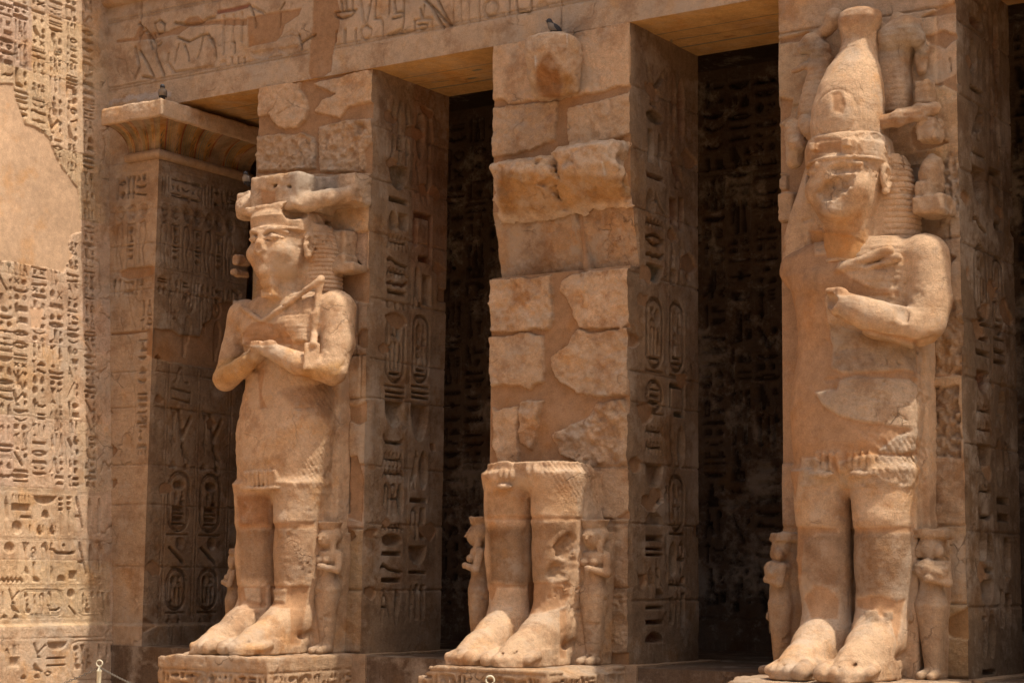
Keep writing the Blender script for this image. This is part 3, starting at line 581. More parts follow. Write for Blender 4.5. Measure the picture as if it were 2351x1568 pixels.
# ---------------- pilaster (anta) at the left corner with painted cavetto cornice
an = empty('corner_pilaster', (-9.4, .5, 0)); tag(an, 'left corner pilaster with painted concave cornice and carved cartouches', 'pilaster', None, 'thing')
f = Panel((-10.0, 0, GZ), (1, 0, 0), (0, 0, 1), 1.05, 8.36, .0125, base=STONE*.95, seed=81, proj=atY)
s = Panel((-8.95, 0, GZ), (0, 1, 0), (0, 0, 1), 1.9, 8.36, .0125, base=STONE*.60, seed=82, proj=lambda a, b: atX(a, b, -8.95))  # side face's base colour lowered to stand in for shade
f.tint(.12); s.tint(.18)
Z = lambda z: z-GZ
for p_, w_ in ((f, 1.05), (s, 1.9)):
    for z in (.27, 1.05, 1.9, 2.45, 3.25, 3.75, 4.9, 5.55, 6.05): p_.stroke([(-.1, Z(z)), (2, Z(z))], .012, -.014, .01, wob=.014)
rng = np.random.RandomState(4)
# top band of signs, row of discs, cobras flanking cartouches
for p_, u0, u1 in ((f, .22, 1.0), (s, .06, 1.85)):
    p_.stroke([(u0-.04, Z(6.62)), (u1, Z(6.62))], .008, -.008); p_.stroke([(u0-.04, Z(6.16)), (u1, Z(6.16))], .008, -.008)
    u = u0
    while u < u1-.2: quadrat(p_, rng, u, Z(6.56), .19, .34, .075, 1.3); u += .205
    nd = int((u1-u0)/.225)
    for i in range(nd):
        c = u0+.11+i*.225; p_.glyph('ring', c-.085, Z(5.93), .17, .2, .03); p_.glyph('disc', c-.055, Z(5.97), .11, .12, .035)
        if i % 2 == 0: p_.stroke([(c-.05, Z(5.3)), (c-.075, Z(5.6)), (c-.05, Z(5.85)), (c+.03, Z(5.88)), (c+.06, Z(5.7)), (c, Z(5.45)), (c+.05, Z(5.25))], .018, -.03)
        else:
            p_.stroke([(c-.08, Z(5.24)), (c-.08, Z(5.85)), (c+.08, Z(5.85)), (c+.08, Z(5.24))], .014, -.028)
            for j, g in enumerate(('disc', 'man', 'twobars', 'strip')): p_.glyph(g, c-.055, Z(5.72-.13*j), .11, .10, .05)
    p_.stroke([(u0-.04, Z(5.2)), (u1, Z(5.2))], .010, -.010)
    u = u0
    while u < u1-.2: quadrat(p_, rng, u, Z(5.1), .19, .28, .04); u += .22
# front: faint figures and the short right hand column
F3 = lambda L: S3(L, 0, 522.2); G3 = lambda L: S3(L, 0, 1044.5)
f.stroke(f.px(F3([(850, 380), (880, 470), (900, 600), (930, 690)])), .014, -.012); f.stroke(f.px(F3([(890, 370), (930, 440), (910, 500), (880, 400)])), .012, -.01); f.stroke(f.px(F3([(920, 480), (960, 520), (930, 560), (905, 520), (940, 480)])), .012, -.01)
f.stroke(f.px(F3([(890, 760), (910, 900), (880, 1000), (920, 1100), (930, 1300), (900, 1500)])), .012, -.01)
f.stroke(f.px(F3([(800, 320), (1070, 310)])), .01, -.008)
for n_, b_ in [('bar', (325, 690, 333, 727)), ('tri', (337, 690, 349, 723)), ('ankh', (336, 731, 350, 757)), ('was', (322, 733, 332, 757)), ('water', (319, 779, 336, 783)), ('man', (320, 786, 336, 806)), ('basket', (318, 818, 337, 826)), ('loaf', (320, 842, 335, 858)), ('basket', (316, 870, 338, 880)), ('water', (316, 902, 338, 906)), ('pool', (316, 910, 337, 922)), ('basket', (316, 926, 337, 936)), ('snake', (316, 940, 337, 950)), ('cloth', (316, 955, 326, 968)), ('ring', (326, 955, 338, 968)), ('disc', (313, 965, 322, 973)), ('court', (313, 970, 336, 982)), ('nefer', (315, 985, 328, 1012)), ('water', (315, 1018, 336, 1030)), ('three', (315, 1034, 336, 1044)), ('man', (336, 1060, 360, 1100))]:
    place(f, n_, *b_, dep=.05)
plaster(f, F3([(820, 310), (880, 280), (1000, 270), (1075, 262), (1075, 320), (1020, 345), (880, 360), (825, 345)]), 1, 1.02)
plaster(f, F3([(1010, 700), (1060, 690), (1060, 900), (1000, 880)]), 1, 1.0); plaster(f, F3([(680, 735), (1060, 700), (1060, 712), (900, 740), (690, 748)]), .9)
# side: big carved signs of the jamb
for u in (.30, .36, .94, 1.0, 1.6, 1.66): s.stroke([(u, Z(.35)), (u, Z(4.9))], .012, -.012)
plaster(s, F3([(1062, 690), (1120, 700), (1190, 705), (1230, 735), (1380, 750), (1400, 670), (1450, 640), (1470, 530), (1560, 510), (1700, 500), (1700, 1000), (1430, 970), (1180, 930), (1050, 900)]), 1, .95)
for du in (.42, 1.06):
    w_ = .42
    s.glyph('sedge', du, Z(2.66), .12, .6, .04); s.glyph('throw', du+.16, Z(2.70), .24, .52, .08); s.glyph('bird', du+.2, Z(2.5), .2, .3, .06)
    s.glyph('loaf', du, Z(2.42), .13, .11, .04); s.glyph('loaf', du+.27, Z(2.40), .12, .1, .04)
    cartouche(s, du, Z(1.50), .42, .88, .075, int(du*10), [(['disc'], .8), (['reed', 'man'], 1.3), (['pool'], .5), (['water'], .3), (['pool'], .5), (['strip'], .3)])
    s.glyph('disc', du+.18, Z(1.30), .16, .17, .08); s.glyph('knife', du+.02, Z(1.08), .36, .26, .08)
    cartouche(s, du+.02, Z(.42), .38, .62, .07, int(du*20), [(['disc', 'sedge'], .6), (['foot', 'bar', 'bar'], 1)])
    s.glyph('cloth', du+.02, Z(-.02), .1, .36, .04); s.glyph('rod', du+.22, Z(-.02), .14, .36, .05)
    s.glyph('ankh', du-.04, Z(4.4), .1, .22, .015); s.glyph('feather', du+.1, Z(4.0), .3, .6, .02)
s.glyph('legs', .42, Z(3.62), .34, .2, .02); s.stroke([(.42, Z(3.4)), (.42, Z(3.54)), (.8, Z(3.5)), (.8, Z(3.36)), (.42, Z(3.4))], .016, -.03)
s.glyph('ring', .62, Z(4.62), .2, .28, .02); s.glyph('ring', 1.2, Z(4.62), .2, .28, .02); s.glyph('lamp', .05, Z(3.85), .17, .14, .06)
random_damage(s, 8, 19, .05, .16, .9, 0, 1.9, .3, 5.5); random_damage(f, 5, 21, .05, .12, 1, 0, .6, 1, 6)
for p_ in (f, s): 
    p_.rough(.015, 4); p_.H -= .02*(p_.v > Z(6.75))[:, None]
    zb = sstep(Z(.29), Z(.24), p_.v)[:, None]; p_.H = p_.H*(1-zb*.4)+.07*zb
ch = .012+.03*np.maximum(0, fbm(f.v, f.v*0, 2.2, 2.2, 4, 190)); e = sstep(.08, 0, f.W-f.u)[None, :]
hb = .07*sstep(Z(.29), Z(.24), f.v)
f.H = f.H*(1-e)+(hb-ch)[:, None]*e; e2 = sstep(.08, 0, s.u)[None, :]; s.H = s.H*(1-e2)+(hb-ch)[:, None]*e2
f.tR = -s.H[:, 0]; s.tL = -f.H[:, -1]
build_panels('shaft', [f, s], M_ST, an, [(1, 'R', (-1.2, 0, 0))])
def sweep_corner(name, prof, cornx, y1, parent, colfn, res=.02, x0=-9.56, mat=None, nz=.006):
    """profile (offset, z) swept along the front and round the corner of the pilaster"""
    prof = np.array(prof, float); Vv, Cc = [], []
    n1 = int(1.4/res); n2 = int(y1/res); tt = np.linspace(0, 1, n1); t2 = np.linspace(0, 1, n2+1)[1:]
    for o, z in prof:
        xa = x0+(cornx+o-x0)*tt; A = np.stack([xa, np.full(n1, -o), np.full(n1, z)], -1)
        yb = -o+(y1+o)*t2; B = np.stack([np.full(n2, cornx+o), yb, np.full(n2, z)], -1); Vv.append(np.concatenate([A, B]))
        s1 = (tt-1)*1.4; s2 = t2*y1; Cc.append(colfn(np.concatenate([s1, s2]), o, z))
    V3 = np.array(Vv); cap = V3[:, :1].copy(); cap[..., 1] = .1; V3 = np.concatenate([cap, V3], 1); Cc = [np.concatenate([c[:1], c]) for c in Cc]; q = fbm(V3[..., 0], V3[..., 1], V3[..., 2], 5., 5, 3, .65); V3 = V3+nz*q[..., None]*np.array([.6, -.8, .5])
    m, n = V3.shape[:2]; i = np.arange(m*n).reshape(m, n); F = np.stack([i[:-1, :-1], i[:-1, 1:], i[1:, 1:], i[1:, :-1]], -1).reshape(-1, 4)
    return mkmesh(name, V3.reshape(-1, 3), F, mat or M_ST, parent, np.array(Cc).reshape(-1, 3), np.full(m*n, .6))
CO = .50
tor = [(-.02+.0, 6.74)]+[(.02+.065*math.sin(t), 6.81-.065*math.cos(t)) for t in np.linspace(0, math.pi, 12)]+[(-.02, 6.885)]
sweep_corner('torus_moulding', tor, -8.95, 1.9, an, lambda s_, o, z: np.ones((len(s_), 3))*STONE*.8)
cav = [(-.0, 6.87)]+[(CO*(1-math.cos(t))**1.1, 6.87+.33*math.sin(t)) for t in np.linspace(0, math.pi/2, 16)]
def cavcol(s_, o, z):
    ph = (s_ % .30)/.30; c = np.ones((len(s_), 3))*np.array([.44, .27, .11])
    lines = (np.abs((s_*26) % 1-.5) < .18) & (ph > .42); c[lines] = (.26, .24, .16)
    c[(ph > .36) & (ph < .43)] = (.36, .10, .05)
    mid = (ph < .34); c[mid] = (.50, .26, .08)
    k = (np.sin(s_*160)*np.cos(z*90+s_*40) > .25) & (ph > .08) & (ph < .26) & (z < 7.13) & (z > 6.9); c[k] = (.12, .12, .08)
    q = sstep(-.1, .35, fbm(s_, s_*0+z, s_*0, 3.5, 4, 5)); c = c*(1-.75*q[:, None])+.75*q[:, None]*STONE*.8
    return c*(.8+.5*fbm(s_, s_*0+z, s_*0, 7., 3, 15))[:, None]
sweep_corner('cavetto_cornice', cav, -8.95, 1.9, an, cavcol, .012)
aba = [(CO-.02, 7.185), (CO+.03, 7.19), (CO+.045, 7.30), (CO+.04, 7.405), (CO+.02, 7.425), (CO-.3, 7.43), (-.05, 7.43)]
aba2 = []
for a, b in zip(aba[:-1], aba[1:]):
    for t in np.linspace(0, 1, 6)[:-1]: aba2.append((a[0]+(b[0]-a[0])*t, a[1]+(b[1]-a[1])*t))
aba2.append(aba[-1])
sweep_corner('abacus', aba2, -8.95, 1.9, an, lambda s_, o, z: np.ones((len(s_), 3))*PALE*.95, .02, nz=.032)

# ---------------- architrave with large text band
ar = empty('architrave', (-3, .85, 8.3)); tag(ar, 'long stone beam carved with a band of large hieroglyphs above the pillars', 'beam', None, 'thing')
p = Panel((-10.25, 0, HP), (1, 0, 0), (0, 0, 1), 13.6, 1.62, .0135, base=PALE*.93, seed=91, proj=atY)
p.tint(.12, .9); q1 = lambda L: S3(L, 0, 0); q2 = lambda L: S3(L, 734.7, 0)
for z in (.36, .40, 1.37, 1.41): p.stroke([(-.1, z), (13.7, z)], .012, -.02)
def sk(L, w=.030, d=-.05, f_=q1, **k): p.stroke(p.px(f_(L)), w, d, .010, **k)
# plaster zones
for L in ([(1160, 215), (1230, 180), (1300, 120), (1360, 110), (1400, 150), (1470, 140), (1560, 130), (1700, 130), (1700, 180), (1460, 175), (1300, 190), (1230, 240), (1100, 265), (930, 285), (800, 300), (800, 280), (920, 260), (960, 170), (1000, 230)], [(1700, 120), (1800, 100), (2080, 55), (2060, 110), (1960, 170), (1940, 240), (1900, 290), (1750, 320), (1705, 330)]):
    p.poly(p.px(q1(L)), 0, .01, col=PLAST, rgh=.2, wob=.012, flat=-.018)
p.poly(p.px([(718, 0), (775, -20), (780, 60), (765, 110), (760, 165), (720, 190), (705, 170), (715, 60)]), 0, .01, col=PLAST, rgh=.2, wob=.02, flat=-.02)
# first group: rising lines of a figure, kneeling animal, tall strokes, baskets
sk([(955, 250), (1000, 200), (1060, 290), (1080, 400), (1130, 520)], .03); sk([(955, 160), (1010, 230), (1050, 340)], .022); sk([(930, 330), (960, 460), (930, 540)]); sk([(960, 350), (1010, 430), (1060, 540), (980, 530)])
sk([(1075, 215), (1065, 165), (1100, 140), (1135, 170), (1130, 215), (1090, 235), (1075, 215)], .02); sk([(1060, 240), (1080, 330), (1110, 300)], .016)
sk([(1205, 160), (1290, 170), (1380, 160), (1440, 125), (1475, 120)], .03); sk([(1230, 310), (1210, 380), (1200, 440)], .02); sk([(1225, 260), (1300, 290), (1380, 250), (1430, 235), (1480, 300)], .02)
sk([(1270, 310), (1295, 380), (1300, 420)], .018); sk([(1400, 250), (1380, 340), (1360, 400)], .022); sk([(1440, 260), (1480, 330), (1490, 400)], .018)
sk([(1160, 370), (1150, 430), (1200, 500), (1470, 460), (1480, 395)], .03, -.03); sk([(790, 400), (860, 420), (880, 520)], .014, -.01); sk([(800, 470), (830, 540)], .014, -.01); sk([(830, 190), (880, 195), (840, 240)], .014, -.01)
for x, y0, y1 in ((1540, 115, 365), (1605, 110, 290), (1665, 95, 280)): sk([(x, y0), (x-2, y1)], .035, -.035)
sk([(1600, 290), (1615, 295), (1613, 370)], .02); sk([(1500, 85), (1600, 70), (1700, 45)], .05, -.02, col=np.array([.33, .12, .07]), k=.8); sk([(1715, 30), (1745, 100), (1755, 180)], .024); sk([(1740, 50), (1820, 95)], .03, -.03)
p.poly(p.px(q1([(1510, 455), (1515, 425), (1540, 408), (1560, 425), (1560, 450)])), -.03, .02)
for x in (1597, 1640, 1682): p.poly(p.px(q1([(x-7, 395), (x+7, 390), (x+7, 440), (x-7, 447)])), -.045, .006)
for cx_, w_ in ((1805, 85), (1985, 80)):
    y = 345-(cx_-1805)*.14; L = [(cx_-w_, y+12), (cx_+w_, y-14), (cx_+w_*.8, y+28), (cx_+w_*.4, y+55), (cx_, y+65), (cx_-w_*.5, y+58), (cx_-w_*.85, y+35)]; p.poly(p.px(q1(L)), -.028, .03); 
sk([(2075, 300), (2165, 240)], .025); sk([(2060, 240), (2080, 340)], .02); sk([(1920, 270), (2000, 240), (2060, 260), (2050, 230), (2010, 210), (1960, 240)], .014, -.012); sk([(1920, 190), (1925, 80), (1960, 25)], .02)
# second group
sk([(95, 85), (250, 70), (215, 110), (150, 130), (100, 110), (95, 85)], .02, f_=q2); sk([(145, 10), (150, 75)], .03, f_=q2); sk([(175, 10), (180, 70)], .02, f_=q2); sk([(225, 0), (220, 65)], .02, f_=q2)
sk([(280, 10), (305, 175)], .028, -.03, f_=q2); sk([(350, 0), (318, 175)], .02, f_=q2); sk([(280, 220), (290, 190), (320, 180), (350, 200), (350, 240), (320, 275), (285, 260), (280, 220)], .022, -.03, f_=q2)
for x in (105, 170, 243): p.poly(p.px(q2([(x-9, 220 if x < 150 else 200), (x+9, 205 if x < 150 else 192), (x+8, 295), (x-8, 305)])), -.045, .008)
sk([(375, 130), (420, 130), (432, 170), (430, 260)], .026, -.03, f_=q2); sk([(385, 0), (375, 125)], .016, f_=q2); sk([(475, 0), (470, 110)], .016, f_=q2)
sk([(510, 0), (520, 90), (565, 80), (560, 115), (500, 130)], .018, f_=q2); sk([(575, 0), (575, 140), (565, 200), (480, 235)], .02, f_=q2); sk([(465, 245), (540, 230), (640, 215)], .03, -.035, f_=q2)
sk([(690, 60), (700, 120)], .016, f_=q2); sk([(715, 40), (710, 110)], .016, f_=q2); sk([(645, 140), (770, 125), (765, 200)], .022, -.025, f_=q2); sk([(650, 145), (650, 215)], .02, f_=q2); sk([(675, 170), (740, 165), (720, 200), (690, 200)], .016, f_=q2)
sk([(720, 0), (790, 60), (850, 130), (900, 180)], .026, f_=q2); sk([(760, 40), (830, 160), (850, 195)], .024, f_=q2); sk([(810, 0), (860, 100), (900, 175)], .02, f_=q2)
for x in (915, 968, 1022, 1092): sk([(x, -20), (x, 150 if x != 915 else 165)], .020, -.028, f_=q2)
sk([(1130, 60), (1140, 20), (1180, 0), (1215, 20), (1225, 60), (1200, 105), (1160, 115), (1135, 95), (1130, 60)], .028, -.03, f_=q2)
sk([(1300, -10), (1300, 95)], .018, f_=q2); sk([(1350, -10), (1360, 90), (1450, 80), (1455, 0)], .018, f_=q2); p.poly(p.px(q2([(1485, 65), (1495, 20), (1530, 3), (1565, 20), (1575, 50)])), -.03, .015)
# third group mostly above the frame
rng = np.random.RandomState(12)
for u in np.arange(9.0, 13.2, .55): quadrat(p, rng, u, 1.32, .46, .85, .03)
for x_ in (1660,): 
    a = p.px([(734.7+x_/3., 40)])[0][0]; p.stroke([(a, -.02), (a, 1.7)], .014, -.03, .01, wob=.01)
a = p.px([(322, 30)])[0][0]; p.stroke([(a, 1.0), (a+.02, 1.7)], .03, -.04, .01, wob=.02)
p.poly(p.px(q2([(80, 375), (120, 380), (130, 415), (190, 430), (80, 505)])), 0, .01, col=PALE, rgh=1, flat=0)
for i in range(160):
    u = rng.rand()*13.5; v = rng.rand()*1.6; r_ = .006+.006*rng.rand(); p.poly([(u+r_*math.cos(t), v+r_*1.2*math.sin(t)) for t in np.linspace(0, 6.28, 7)[:-1]], -.008, .005)
p.rough(.009, 3.2); p.H[:8] -= (.018*np.maximum(0, fbm(p.u, p.u*0, .3, 3., 4, 6)+.1))[None, :]*np.linspace(1, 0, 8)[:, None]
w0 = .10*np.maximum(0, 1)  # splashes of pale salt over the abacus
q = p.px([(235, 245), (300, 232), (390, 225), (395, 210), (330, 212), (260, 228)]); p.poly(q, 0, .03, col=np.array([.60, .55, .52]), k=.7, wob=.05, wf=14)
# soffit, painted
sf = Panel((-10.25, 0, HP), (0, 1, 0), (1, 0, 0), DP, 13.6, .02, base=np.array([.60, .36, .14]), seed=92, proj=atZ, rgh=.5)
sf.px = lambda pts: [((atZ(x, y, HP)-sf.O)[1], (atZ(x, y, HP)-sf.O)[0]) for x, y in pts]
sf.tint(.2, 1.0)
blue = np.array([.13, .17, .15]); red = np.array([.34, .09, .05]); och = np.array([.38, .18, .06])
def sp(L, w, c, k=.85): sf.stroke(L, w, 0, .008, col=c, k=k)
for u in (.62, 1.25): sp([(u, 0), (u, 13.6)], .02, blue)
sp([(.94, 0), (.94, 13.6)], .012, och)
for a in PIL:
    for q_ in (0,): pass
rng = np.random.RandomState(3)
for i in range(46):
    v = .1+i*.29; u = .68+.5*rng.rand(); c = [blue, red, och][rng.randint(3)]; k_ = rng.randint(3)
    if k_ == 0: sp([(u, v), (u+.02, v+.25)], .018, c)
    elif k_ == 1: sf.poly([(u+.04*math.cos(t), v+.09*math.sin(t)) for t in np.linspace(0, 6.28, 11)[:-1]], 0, .01, col=c, k=.8)
    else: sp([(u, v), (u+.2, v+.12), (u+.05, v+.2)], .014, c)
sf.rough(.010, 2.5); sf.H[:, :6] = 0
top = Panel((-10.25, 0, HP+1.62), (1, 0, 0), (0, 1, 0), 13.6, DP, .2, base=STONE)
build_panels('carved_beam', [p, sf, top], M_ST, ar, [(1, 'R', (0, 0, 1.6))])
# beam over the last opening and cornice with roll moulding
e = [Panel((3.36, 0.002, HP), (1, 0, 0), (0, 0, 1), 9., 1.62, .1, base=PALE*.9), Panel((3.36, 0, HP), (0, 1, 0), (1, 0, 0), DP, 9., .1, base=np.array([.36, .21, .09]))]
for x in e: x.rough(.006)
build_panels('end_beam', e, M_ST, ar, [(1, 'R', (0, 0, 1.6))])
def sweepx(name, prof, x0, x1, parent, base, res=.05, nz=.01, mat=None):
    prof = np.array(prof, float); xs = np.linspace(x0, x1, int((x1-x0)/res)+1); V3 = np.zeros((len(prof), len(xs), 3)); V3[..., 0] = xs[None, :]; V3[..., 1] = -prof[:, 0][:, None]; V3[..., 2] = prof[:, 1][:, None]
    q = fbm(V3[..., 0], V3[..., 1], V3[..., 2], 4., 4, 3); V3[..., 1] += nz*q; V3[..., 2] += nz*.5*q
    m, n = V3.shape[:2]; i = np.arange(m*n).reshape(m, n); F = np.stack([i[:-1, :-1], i[:-1, 1:], i[1:, 1:], i[1:, :-1]], -1).reshape(-1, 4)
    return mkmesh(name, V3.reshape(-1, 3), F, mat or M_ST, parent, np.ones((m*n, 3))*base, np.full(m*n, .8))
zt = HP+1.62
sweepx('roll_moulding', [(-.05, zt-.02)]+[(.03+.10*math.sin(t), zt+.09-.10*math.cos(t)) for t in np.linspace(0, math.pi, 14)]+[(-.05, zt+.2)], -10.3, 12.4, ar, STONE)
sweepx('cavetto_cornice', [(0, zt+.19)]+[(.5*(1-math.cos(t)), zt+.19+.8*math.sin(t)) for t in np.linspace(0, math.pi/2, 12)]+[(.52, zt+1.), (.52, zt+1.25), (-.5, zt+1.25), (-2.5, zt+1.25), (-6.2, zt+1.25)], -10.5, 12.4, ar, STONE, .1)

# ---------------- gallery behind: back wall, ceiling, floor, end wall
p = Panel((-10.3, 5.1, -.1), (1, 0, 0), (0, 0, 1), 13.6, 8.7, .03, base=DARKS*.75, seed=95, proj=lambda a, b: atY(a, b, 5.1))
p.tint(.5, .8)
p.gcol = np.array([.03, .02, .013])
for i, u in enumerate(np.arange(.1, 13.4, .42)):
    if 9.05 < u < 11.3:
        column(p, u, .42, 8.3, 5.3, .09, 300+i, 1.4, 1.3)
    else: column(p, u, .40, 8.3, .6, .08, 300+i, 1.2, 1.3)
for z in (.5, 2.1, 2.2, 5.2, 5.3, 6.9, 7.0): p.stroke([(0, z), (13.6, z)], .03, -.03)
def figure(p, u, v, h, d=-.05):
    s_ = h
    body = [(0, .98), (.06, 1.), (.12, .96), (.12, .88), (.08, .84), (.22, .80), (.26, .62), (.22, .48), (.2, .62), (.17, .74), (.15, .55), (.18, .42), (.2, .22), (.28, .04), (.36, 0), (.18, 0), (.1, .3), (.06, .4), (.0, .2), (-.06, .03), (.02, 0), (-.14, 0), (-.12, .1), (-.06, .42), (-.04, .56), (-.06, .74), (-.1, .62), (-.14, .48), (-.17, .62), (-.13, .80), (.0, .84), (-.03, .9)]
    p.stroke([(u+x*s_*.62, v+y*s_) for x, y in body], .045, d*1.6, .02, closed=True, col=np.array([.05, .035, .022]), k=.7)
for u in (9.35, 10.15, 10.95): figure(p, u, 3.1, 1.9)
for u in (9.2, 9.9, 10.6): figure(p, u, .9, 1.9)
p.rough(.02, 2.)
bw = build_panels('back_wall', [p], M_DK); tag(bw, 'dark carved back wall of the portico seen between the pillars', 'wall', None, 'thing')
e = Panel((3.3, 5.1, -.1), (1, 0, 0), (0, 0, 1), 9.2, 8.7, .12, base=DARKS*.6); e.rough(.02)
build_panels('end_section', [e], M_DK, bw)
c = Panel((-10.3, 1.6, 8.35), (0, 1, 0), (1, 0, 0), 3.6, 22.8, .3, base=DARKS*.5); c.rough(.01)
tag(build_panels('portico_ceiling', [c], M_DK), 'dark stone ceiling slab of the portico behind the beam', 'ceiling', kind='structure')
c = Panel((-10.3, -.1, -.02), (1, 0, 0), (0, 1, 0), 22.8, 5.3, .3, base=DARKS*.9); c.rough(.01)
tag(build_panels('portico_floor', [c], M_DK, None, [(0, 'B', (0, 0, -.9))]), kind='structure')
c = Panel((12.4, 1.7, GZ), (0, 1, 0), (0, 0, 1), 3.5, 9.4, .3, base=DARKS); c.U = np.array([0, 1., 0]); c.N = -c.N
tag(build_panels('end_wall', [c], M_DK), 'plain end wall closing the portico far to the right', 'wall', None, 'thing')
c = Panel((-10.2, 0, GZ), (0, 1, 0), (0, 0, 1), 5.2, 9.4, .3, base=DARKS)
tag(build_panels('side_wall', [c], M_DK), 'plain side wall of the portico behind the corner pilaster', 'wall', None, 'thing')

# ================================================================== SCULPTURE: signed distance volumes and surface nets
class Vol:
    def __init__(s, lo, hi, r):
        s.lo = np.array(lo, float); s.r = r; n = np.ceil((np.array(hi)-s.lo)/r).astype(int)+1
        s.ax = [s.lo[i]+r*np.arange(n[i]) for i in range(3)]; s.D = np.full(tuple(n), .5, np.float64)
    def sl(s, lo, hi, m):
        out = []
        for i in range(3):
            a = max(0, int((lo[i]-m-s.lo[i])/s.r)); b = min(s.D.shape[i], int((hi[i]+m-s.lo[i])/s.r)+2); out.append(slice(a, max(a, b)))
        return tuple(out), s.ax[0][out[0]][:, None, None], s.ax[1][out[1]][None, :, None], s.ax[2][out[2]][None, None, :]
    def op(s, fn, lo, hi, k=.04, mode='add', amp=0, fq=6., sd_=0):
        m = .12+k
        q, X, Y, Z = s.sl(lo, hi, m)
        if 0 in s.D[q].shape: return
        d = fn(X, Y, Z)+np.zeros(s.D[q].shape)
        if amp:
            nb = np.abs(d) < .12+amp; idx = np.nonzero(nb)
            d[idx] += amp*fbm(X[idx[0], 0, 0], Y[0, idx[1], 0], Z[0, 0, idx[2]], fq, 4, sd_, .6)
        a = s.D[q]
        if mode == 'add': h = np.clip(.5+.5*(a-d)/k, 0, 1); s.D[q] = a*(1-h)+d*h-k*h*(1-h)
        else: h = np.clip(.5-.5*(a+d)/k, 0, 1); s.D[q] = a*(1-h)+(-d)*h+k*h*(1-h)
    def cone(s, a, b, ra, rb, k=.04, mode='add', sq=None, **kw):
        a = np.array(a, float); b = np.array(b, float); e = b-a; L = e@e; R = max(ra, rb)
        sc = np.array(sq if sq is not None else (1, 1, 1), float)
        def f(X, Y, Z):
            t = np.clip(((X-a[0])*e[0]+(Y-a[1])*e[1]+(Z-a[2])*e[2])/L, 0, 1)
            return np.sqrt(((X-a[0]-t*e[0])/sc[0])**2+((Y-a[1]-t*e[1])/sc[1])**2+((Z-a[2]-t*e[2])/sc[2])**2)-(ra+(rb-ra)*t)
        s.op(f, np.minimum(a, b)-R*sc.max(), np.maximum(a, b)+R*sc.max(), k, mode, **kw)
    def chain(s, pts, rs, k=.04, mode='add', **kw):
        for i in range(len(pts)-1): s.cone(pts[i], pts[i+1], rs[i] if hasattr(rs, '__len__') else rs, rs[i+1] if hasattr(rs, '__len__') else rs, k, mode, **kw)
    def ell(s, c, r, k=.04, mode='add', rot=None, **kw):
        c = np.array(c, float); r = np.array(r, float)*np.ones(3); M = None if rot is None else np.array(rot)
        def f(X, Y, Z):
            x, y, z = X-c[0], Y-c[1], Z-c[2]
            if M is not None: x, y, z = [M[i][0]*x+M[i][1]*y+M[i][2]*z for i in range(3)]
            q = np.sqrt((x/r[0])**2+(y/r[1])**2+(z/r[2])**2)+1e-9; g = np.sqrt((x/r[0]**2)**2+(y/r[1]**2)**2+(z/r[2]**2)**2)+1e-9
            return q*(q-1)/g
        R = r.max() if M is not None else r
        s.op(f, c-R, c+R, k, mode, **kw)
    def box(s, c, h, rd=.02, k=.02, mode='add', rot=None, **kw):
        c = np.array(c, float); h = np.array(h, float)-rd; M = None if rot is None else np.array(rot)
        def f(X, Y, Z):
            x, y, z = X-c[0], Y-c[1], Z-c[2]
            if M is not None: x, y, z = [M[i][0]*x+M[i][1]*y+M[i][2]*z for i in range(3)]
            x, y, z = np.abs(x)-h[0], np.abs(y)-h[1], np.abs(z)-h[2]
            return np.sqrt(np.maximum(x, 0)**2+np.maximum(y, 0)**2+np.maximum(z, 0)**2)+np.minimum(np.maximum(x, np.maximum(y, z)), 0)-rd
        R = np.linalg.norm(h)+rd if M is not None else h+rd
        s.op(f, c-R, c+R, k, mode, **kw)
    def loft(s, rows, n=2.2, k=.05, mode='add', **kw):
        """rows of (z, cx, cy, rx, ry): a stack of superellipses"""
        R = np.array(rows, float); zz = R[:, 0]
        def f(X, Y, Z):
            z = np.clip(Z, zz[0], zz[-1]); cx, cy, rx, ry = [np.interp(z, zz, R[:, i]) for i in (1, 2, 3, 4)]
            q = (np.abs((X-cx)/rx)**n+np.abs((Y-cy)/ry)**n)**(1./n); d = (q-1)*np.minimum(rx, ry)
            e = np.maximum(zz[0]-Z, Z-zz[-1]); return np.where(e > 0, np.sqrt(np.maximum(d, 0)**2+e**2), np.maximum(d, e))
        lo = (min(R[:, 1]-R[:, 3]), min(R[:, 2]-R[:, 4]), zz[0]); hi = (max(R[:, 1]+R[:, 3]), max(R[:, 2]+R[:, 4]), zz[-1])
        s.op(f, lo, hi, k, mode, **kw)
    def ridge(s, fn, band=.08):
        """D += fn(x,y,z) near the surface only"""
        i = np.nonzero(np.abs(s.D) < band); s.D[i] += fn(s.ax[0][i[0]], s.ax[1][i[1]], s.ax[2][i[2]])
    def rough(s, amp=.01, f=3., o=5, seed=0, amp2=.0, f2=20.):
        s.ridge(lambda x, y, z: amp*fbm(x, y, z, f, o, seed, .6)+(amp2*fbm(x, y, z, f2, 2, seed+3) if amp2 else 0), .08+amp)
        s.ridge(lambda x, y, z: .016*sstep(.22, .42, fbm(x, y, z, 11, 3, seed+50, .6))*sstep(-.1, .25, fbm(x, y, z, 1.7, 2, seed+51)), .06)
